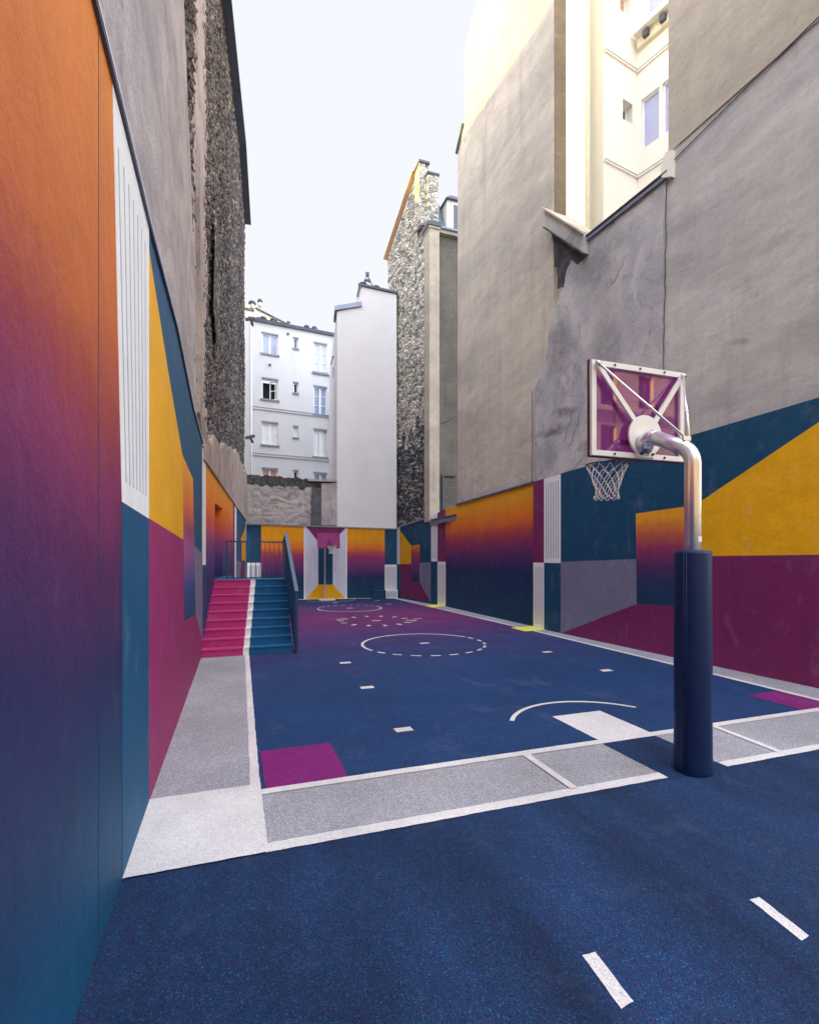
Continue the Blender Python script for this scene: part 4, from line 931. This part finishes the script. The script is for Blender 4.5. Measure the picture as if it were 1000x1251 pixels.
# ------------------------------------------------------------------ staircase
stt = thing('staircase', 'wide stairs painted pink and blue with a white line down the middle', 'stairs', (.3, 10.5, 0))
NS, RH, Y0, TR = 9, 1.40 / 9, 10.47, .256
xl, xr_ = -.66, 1.12
sx = MB()
def sxx(y): f = (y - Y0) / 2.05; return (.165 + .2 * f, .275 + .2 * f)
for i in range(NS):
    yy = Y0 + i * TR; z0, z1 = i * RH, (i + 1) * RH; a, b = sxx(yy); y2 = yy + TR if i < NS - 1 else 13.2; c, d = sxx(y2) if i < NS - 1 else (a, b)
    xR = xr_ + .07 * i / 8
    nose = .018
    for m_, x0, x1, x2, x3 in ((PINK, xl, a, xl, c), (WHITEP, a, b, c, d), (BLUE, b, xR, d, xR)):
        sx.face([(x0, yy, z0), (x1, yy, z0), (x1, yy, z1 - .03), (x0, yy, z1 - .03)], m_)
        sx.face([(x0, yy, z1 - .03), (x1, yy, z1 - .03), (x1, yy - nose, z1 - .024), (x0, yy - nose, z1 - .024)], m_)
        sx.face([(x0, yy - nose, z1 - .024), (x1, yy - nose, z1 - .024), (x1, yy - nose, z1), (x0, yy - nose, z1)], m_)
        if i < NS - 1 or m_ is WHITEP or True:
            sx.face([(x0, yy - nose, z1), (x1, yy - nose, z1), (x3, y2, z1), (x2, y2, z1)], m_ if i < NS - 1 else BLUE)
    sx.face([(xR, yy, 0), (xR, y2, 0), (xR, y2, z1), (xR, yy, z1)], TEAL)
sx.face([(xl, 13.2, 0), (1.19, 13.2, 0), (1.19, 13.2, 1.4), (xl, 13.2, 1.4)], TEAL)
sx.build('steps', stt)
ld = MB(); ld.box(-.5, -.05, 13.2, 14.9, 1.2, 1.398, BLUE); ld.box(-.5, -.2, 13.2, 14.9, 0, 1.2, TEAL); ld.build('landing', stt)
rl = thing('stair_railing', 'navy metal railing round the landing and down the painted stairs', 'railing', (1.17, 11.5, 0))
YR = 13.12; ZR = 2.31
h_ = MB(); h_.bar((-.19, YR, ZR), (1.20, YR, ZR - .01), .05, .035, RAIL); h_.build('top_rail', rl)
h_ = MB(); h_.bar((-.19, YR, 1.42), (1.20, YR, 1.42), .04, .02, RAIL); h_.build('bottom_rail', rl)
for k in range(13):
    x = -.17 + k * .1125; b_ = MB(); w = .045 if k in (0, 12) else .016; b_.bar((x, YR, 1.40), (x, YR, ZR), w, .035, RAIL); b_.build('post' if k in (0, 12) else 'baluster', rl)
xs = 1.21
h_ = MB(); p0, p1 = Vector((xs - .02, 10.36, 1.24)), Vector((xs - .02, 12.62, 2.50)); h_.bar(p0, p1, .075, .03, RAIL); h_.bar(p1, (xs - .02, 13.12, 2.32), .06, .03, RAIL); h_.build('handrail', rl)
h_ = MB(); h_.bar((xs - .01, 10.44, -.0), (xs - .01, 12.62, 1.26), .03, .12, RAIL); h_.build('stringer', rl)
for k in range(23):
    y_ = 10.4 + k * .1; zt_ = 1.24 + (y_ - 10.36) * .5575; zb = 0 if k == 0 else (y_ - 10.44) * .578 - .03
    b_ = MB(); w = .05 if k in (0, 22) else .014; b_.bar((xs - .02, y_, max(0, zb)), (xs - .02, y_, zt_), .05 if k in (0, 22) else .035, w if k else .04, RAIL); b_.build('post' if k in (0, 22) else 'baluster', rl)

# ------------------------------------------------------------------ near basketball hoop
STEEL = NT('galvanised_steel'); _c = STEEL.val((.80, .79, .83, 1), STEEL.noise(9, 3, .5, STEEL.vec((1, 1, .25))), .05)
_r = STEEL.mr(STEEL.noise(5, 3, .5), .3, .7, .28, .34); STEEL = STEEL.done(_c, _r, 1.0)
FRM = simple('white_powder_coat', (216, 214, 212), .4, 0, .04, .03, .5); PADM = NT('navy_vinyl_pad')
_c = PADM.val(alb((5, 31, 74)), PADM.noise(6, 5, .6), .12); _c = PADM.mix(PADM.mr(PADM.noise(9, 8, .7), .6, .75, 0, .12), _c, (.10, .13, .18, 1)); PADM.bump(PADM.noise(4, 4, .5, PADM.vec((1, 1, .5)), .5), .4, .025); PADM = PADM.done(_c, .48, 0, .35)
ACR = NT('violet_acrylic'); ACR.b.inputs['Transmission Weight'].default_value = .85; ACR.b.inputs['IOR'].default_value = 1.6; ACR.b.inputs['Coat Weight'].default_value = .6
ACR = ACR.done(alb((164, 70, 160)), .015, 0, .5)
ACRP = NT('pink_acrylic'); ACRP.b.inputs['Transmission Weight'].default_value = .35; ACRP = ACRP.done(alb((156, 34, 128)), .12, 0, .5)
NETM = simple('white_net_cord', (226, 218, 232), .8); ORNG = simple('dark_rim_paint', (58, 58, 84), .4, .3); BOLT = simple('dark_bolt', (40, 40, 46), .4, .8)
EDGE = simple('maroon_rubber_edge', (70, 26, 60), .5)
PX, PY = 4.0, 3.55
hp = thing('basketball_hoop', 'large basketball hoop with violet see-through backboard and navy padded post', 'basketball hoop', (PX, PY, 0), 'basketball hoops')
pts = [(PX, PY, 0), (PX, PY, 2.83)]
br_ = .2
for k in range(1, 11):
    a = R(k * 6.7); pts.append((PX, PY + br_ * (1 - math.cos(a)), 2.83 + br_ * math.sin(a)))
e = Vector(pts[-1]); d = (e - Vector(pts[-2])).normalized(); end = e + d * .40; pts.append(tuple(end))
mb = MB(); mb.tube(pts, .071, STEEL, 32); mb.build('post', hp)
# short stub welded to the mounting plate
mb = MB(); mb.tube([tuple(end - d * .05), tuple(end), tuple(end + Vector((0, .045, -.012))), (PX + .02, 4.166, end.z - .05)], [.0715, .073, .082, .112], STEEL, 28); mb.build('mounting_stub', hp)
mb = MB(); n = 40; prof = [(0, .158), (.02, .163), (.05, .160), (.5, .157), (1.2, .158), (2.0, .154), (2.03, .151), (2.04, .07)]
sx_, sy_ = 1.03, .98
V = [(PX + r_ * sx_ * math.cos(2 * math.pi * k / n), PY + r_ * sy_ * math.sin(2 * math.pi * k / n), z) for z, r_ in prof for k in range(n)]
Fc = [(i * n + k, i * n + (k + 1) % n, (i + 1) * n + (k + 1) % n, (i + 1) * n + k) for i in range(len(prof) - 1) for k in range(n)]
mb.mesh(V, Fc, PADM, True); pad = mb.build('post_pad', hp)
sm = MB()
for a in (196, 204): 
    a = R(a); sm.tube([(PX + .160 * sx_ * math.cos(a), PY + .160 * sy_ * math.sin(a), .03), (PX + .155 * sx_ * math.cos(a), PY + .155 * sy_ * math.sin(a), 2.03)], .005, PADM, 6)
sm.build('seam', pad)
lbm = MB(); ang = [R(-104 + 6 * k) for k in range(9)]
for zz0, zz1 in ((2.115, 2.165),):
    vv = [(PX + .0722 * math.cos(a), PY + .0722 * math.sin(a), z) for z in (zz0, zz1) for a in ang]; lbm.mesh(vv, [(k, k + 1, 10 + k, 9 + k) for k in range(8)], FRM, True)
lbm.build('maker_plate', hp)
bY, bx0, bx1, bz0, bz1 = 4.20, 3.40, 4.61, 3.00, 3.965
fw = .055
mb = MB()
for (a, b, c, d_) in ((bx0, bx1, bz0, bz0 + fw), (bx0, bx1, bz1 - fw, bz1), (bx0, bx0 + fw, bz0 + fw, bz1 - fw), (bx1 - fw, bx1, bz0 + fw, bz1 - fw)): mb.box(a, b, bY, bY + .035, c, d_, FRM)
fro = mb.build('backboard_frame', hp, .003)
mb = MB(); mb.box(bx0 - .012, bx1 + .012, bY + .036, bY + .05, bz0 - .012, bz1 + .012, EDGE)
mb = MB()
for (a, b, c, d_) in ((bx0 - .01, bx1 + .01, bz0 - .012, bz0 + .02), (bx0 - .01, bx1 + .01, bz1 - .02, bz1 + .01), (bx0 - .01, bx0 + .02, bz0 + .02, bz1 - .02), (bx1 - .02, bx1 + .01, bz0 + .02, bz1 - .02)): mb.box(a, b, bY + .036, bY + .062, c, d_, EDGE)
mb.build('edge_trim', hp)
mb = MB(); mb.box(bx0 + .02, bx1 - .02, bY + .04, bY + .052, bz0 + .02, bz1 - .02, ACR); bo = mb.build('backboard_panel', hp)
mb = MB(); cx_ = (bx0 + bx1) / 2; tx0, tx1, tz0, tz1 = cx_ - .31, cx_ + .31, bz0 + .14, bz0 + .60
for (a, b, c, d_) in ((tx0, tx1, tz0, tz0 + .05), (tx0, tx1, tz1 - .05, tz1), (tx0, tx0 + .05, tz0 + .05, tz1 - .05), (tx1 - .05, tx1, tz0 + .05, tz1 - .05)): mb.box(a, b, bY + .053, bY + .055, c, d_, FRM)
mb.build('target_square', bo)
for x in (bx0 + .28, cx_, bx1 - .28):
    for z in (bz0 + fw / 2, bz1 - fw / 2): bl_ = MB(); bl_.tube([(x, bY - .012, z), (x, bY + .002, z)], .011, BOLT, 8); bl_.build('bolt', fro)
pc_ = Vector((cx_ + .045, bY - .02, 3.235)); mb = MB(); mb.tube([(pc_.x, bY - .035, pc_.z), (pc_.x, bY - .012, pc_.z)], .215, FRM, 40, smooth=False); mp = mb.build('mounting_plate', hp, .003)
mb = MB(); mb.box(pc_.x - .1, pc_.x + .13, bY - .03, bY - .002, bz0 + .01, bz0 + .2, FRM); mb.bar((pc_.x - .02, bY - .05, bz0 + .03), (pc_.x + .02, bY - .16, pc_.z - .04), .015, .03, STEEL)
for x in (-.06, .02, .09): mb.tube([(pc_.x + x, bY - .045, bz0 + .045), (pc_.x + x, bY - .03, bz0 + .045)], .014, BOLT, 8)
mb.build('rim_bracket', hp)
for sx2, x in ((-1, bx0 + .05), (1, bx1 - .05)):
    mb = MB(); mb.bar((x, bY - .02, bz1 - .05), (pc_.x + sx2 * .12, bY - .02, pc_.z + .14), .02, .05, FRM); mb.build('diagonal_brace', hp)
    mb = MB(); top = (PX + .0, PY + .1, 3.045); a = (x, bY - .035, bz1 - .045); tgt = (PX + sx2 * .03, PY + .07, 3.10)
    mb.tube([a, tgt], .0125, STEEL, 10); m3 = Vector(a).lerp(Vector(tgt), .62); dd_ = (Vector(tgt) - Vector(a)).normalized(); mb.tube([m3 - dd_ * .02, m3 + dd_ * .02], .018, STEEL, 8)
    mb.tube([Vector(a) - Vector((.03, 0, 0)), Vector(a) + Vector((.03, 0, 0))], .022, STEEL, 10); mb.build('tension_rod', hp)
mb = MB(); mb.bar((PX - .045, PY + .07, 3.085), (PX + .045, PY + .07, 3.085), .02, .04, STEEL); mb.build('rod_clamp', hp)
def hoop(parent, cx, cy, z, r, back_y, net_len, cord, m_rim, n=12, plate_w=.1):
    mb = MB(); ring_ = [(cx + r * math.cos(2 * math.pi * k / 40), cy + r * math.sin(2 * math.pi * k / 40), z) for k in range(41)]
    mb.tube(ring_, .010, m_rim, 8, False)
    mb.hexa([(cx - plate_w, back_y, z - .012), (cx + plate_w, back_y, z - .012), (cx + plate_w * .8, cy - r * .93, z - .012), (cx - plate_w * .8, cy - r * .93, z - .012)],
            [(cx - plate_w, back_y, z), (cx + plate_w, back_y, z), (cx + plate_w * .8, cy - r * .93, z), (cx - plate_w * .8, cy - r * .93, z)], m_rim)
    for s_ in (-1, 1):
        mb.tube([(cx + s_ * plate_w * 1.6, back_y, z - .01), (cx + s_ * r * .8, cy - r * .6, z - .005)], .007, m_rim, 6)
    rim = mb.build('rim', parent)
    nt = MB(); lv = 8
    def rad(t): return r * (1 - .48 * min(1, t * 1.25) ** .8 + (.04 if t > .85 else 0))
    for s_ in (1, -1):
        for k in range(n):
            p_ = []
            for q in range(lv * 2 + 1):
                t = q / (lv * 2); a = 2 * math.pi * (k + s_ * t * 2.6) / n; rr2 = rad(t) * (1 + .03 * math.sin(5 * a + k)); p_.append((cx + rr2 * math.cos(a) + .01 * t, cy + rr2 * math.sin(a), z - .012 - net_len * t + .01 * math.sin(3 * a) * t))
            nt.tube(p_, cord, NETM, 5, True)
    for k in range(n):
        a0 = 2 * math.pi * k / n; p_ = []
        for q in range(7):
            t = q / 6; a = a0 + t * 2 * math.pi / n; p_.append((cx + rad(1) * 1.08 * math.cos(a), cy + rad(1) * 1.08 * math.sin(a), z - net_len - .035 * math.sin(math.pi * t)))
        nt.tube(p_, cord, NETM, 5)
        nt.tube([(cx + r * math.cos(a0), cy + r * math.sin(a0), z + .006), (cx + r * math.cos(a0), cy + r * math.sin(a0), z - .03)], cord * 1.6, NETM, 5)
    nt.build('net', parent)
hoop(hp, cx_ + .0, 4.70, 3.02, .225, bY + .05, .36, .0042, ORNG)
# ------------------------------------------------------------------ far small hoop
FX, FY = 3.72, 21.95
h2 = thing('basketball_hoop', 'small pink hoop on a thin pole before the mural at the far end', 'basketball hoop', (FX, FY, 0), 'basketball hoops')
PINKM = simple('pinkish_steel', (224, 190, 196), .35, .6)
mb = MB(); mb.tube([(FX, FY, 0), (FX, FY, 2.2), (FX + .02, FY - .12, 2.45), (FX + .04, FY - .55, 2.55)], .04, PINKM, 14); mb.build('post', h2)
mb = MB(); mb.box(FX - .25, FX + .4, FY - .35, FY + .2, .0, .05, FRM); mb.build('base_plate', h2, .01)
byF = 21.3; l0, l1 = onY(388.3, 660, byF)[0], onY(414.8, 660, byF)[0]; b0, b1 = onY(402, 669.5, byF)[2], onY(402, 650.5, byF)[2]
mb = MB(); mb.hexa([(l0, byF, b0), (l1, byF, b0), (l1, byF + .02, b0), (l0, byF + .02, b0)], [(l0, byF + .1, b1), (l1, byF + .1, b1), (l1, byF + .12, b1), (l0, byF + .12, b1)], ACRP); bf = mb.build('backboard_panel', h2)
mb = MB(); PKF = simple('magenta_frame', (120, 28, 96), .4)
for (a, b, c, d_) in ((l0, l1, b0 - .02, b0 + .02), (l0, l1, b1 - .02, b1 + .02)): yy = byF if c < b0 + .01 else byF + .1; mb.box(a, b, yy - .012, yy + .03, c, d_, PKF)
for x in (l0, l1): mb.bar((x, byF + .01, b0), (x, byF + .11, b1), .04, .03, PKF)
mb.build('backboard_frame', h2)
cf = (l0 + l1) / 2 + .02
for x in (l0 + .08, l1 - .08): mb = MB(); mb.bar((x, byF + .16, b1 - .06), (cf, byF + .22, b0 + .22), .05, .03, PKF); mb.build('diagonal_brace', h2)
mb = MB(); mb.box(cf - .09, cf + .09, byF + .02, byF + .3, b0 + .05, b0 + .32, PKF); mb.build('mounting_plate', h2)
hoop(h2, cf + .05, byF - .3, b0 + .1, .19, byF, .3, .008, simple('dark_rim_steel', (40, 70, 80), .4, .3), 8, .06)

# ------------------------------------------------------------------ light, sky, camera
EXPO = 2.75; SKL = 1.0 / (.15 * 2 ** EXPO)
w = bpy.data.worlds.new('World'); S.world = w; w.use_nodes = True; nt = w.node_tree
sky = nt.nodes.new('ShaderNodeTexSky'); sky.sky_type = 'NISHITA'; sky.sun_disc = False
EL, AZ = 13.0, 282.0          # azimuth measured clockwise from +Y: the sun stands low over the left hand roofs
sky.sun_elevation = R(EL); sky.sun_rotation = R(AZ); sky.air_density = 1.0; sky.dust_density = 2.5; sky.ozone_density = 1.0
mx = nt.nodes.new('ShaderNodeMix'); mx.data_type = 'RGBA'; mx.inputs[0].default_value = .6; nt.links.new(sky.outputs[0], mx.inputs[6]); mx.inputs[7].default_value = (5.0, 5.05, 5.4, 1)
tc = nt.nodes.new('ShaderNodeTexCoord'); sx3 = nt.nodes.new('ShaderNodeSeparateXYZ'); nt.links.new(tc.outputs['Generated'], sx3.inputs[0])
def mrn(src, a, b, c, d, sm='SMOOTHSTEP'):
    n = nt.nodes.new('ShaderNodeMapRange'); n.interpolation_type = sm; nt.links.new(src, n.inputs[0])
    for i, q in enumerate((a, b, c, d)): n.inputs[i + 1].default_value = q
    return n.outputs[0]
# low sky ahead dimmed; overhead and behind kept brighter to light the court
lo = mrn(sx3.outputs[2], .75, .93, 1, 0); fr_n = mrn(sx3.outputs[1], -.1, .45, 0, 1)
mu = nt.nodes.new('ShaderNodeMath'); mu.operation = 'MULTIPLY'; nt.links.new(lo, mu.inputs[0]); nt.links.new(fr_n, mu.inputs[1])
m2 = nt.nodes.new('ShaderNodeMix'); m2.data_type = 'RGBA'; nt.links.new(mu.outputs[0], m2.inputs[0]); nt.links.new(mx.outputs[2], m2.inputs[6]); m2.inputs[7].default_value = (SKL * .92, SKL * .95, SKL, 1)
nt.links.new(m2.outputs[2], nt.nodes['Background'].inputs[0]); nt.nodes['Background'].inputs[1].default_value = .15
sl_ = bpy.data.lights.new('sun', 'SUN'); sl_.energy = 2.0; sl_.angle = R(.5); sl_.color = (1, .66, .04)
so = bpy.data.objects.new('sun', sl_); COL.objects.link(so)
dv = Vector((math.sin(R(AZ)) * math.cos(R(EL)), math.cos(R(AZ)) * math.cos(R(EL)), math.sin(R(EL))))
so.rotation_euler = dv.to_track_quat('Z', 'Y').to_euler(); so.location = dv * 60 + Vector((0, 0, 10))

cam = bpy.data.cameras.new('camera'); co_ = bpy.data.objects.new('camera', cam); COL.objects.link(co_)
cam.sensor_fit = 'HORIZONTAL'; cam.sensor_width = 36; cam.lens = F / 1000 * 36; cam.shift_y = (HY - 625.5) / 1000; cam.clip_end = 1000; cam.clip_start = .05
co_.location = (0, 0, H); co_.rotation_euler = (R(90), 0, -TH)
S.camera = co_
S.view_settings.view_transform = 'Standard'; S.view_settings.look = 'None'; S.view_settings.exposure = EXPO; S.view_settings.gamma = 1
for o in bpy.data.objects:
    if '_o' in o: del o['_o']
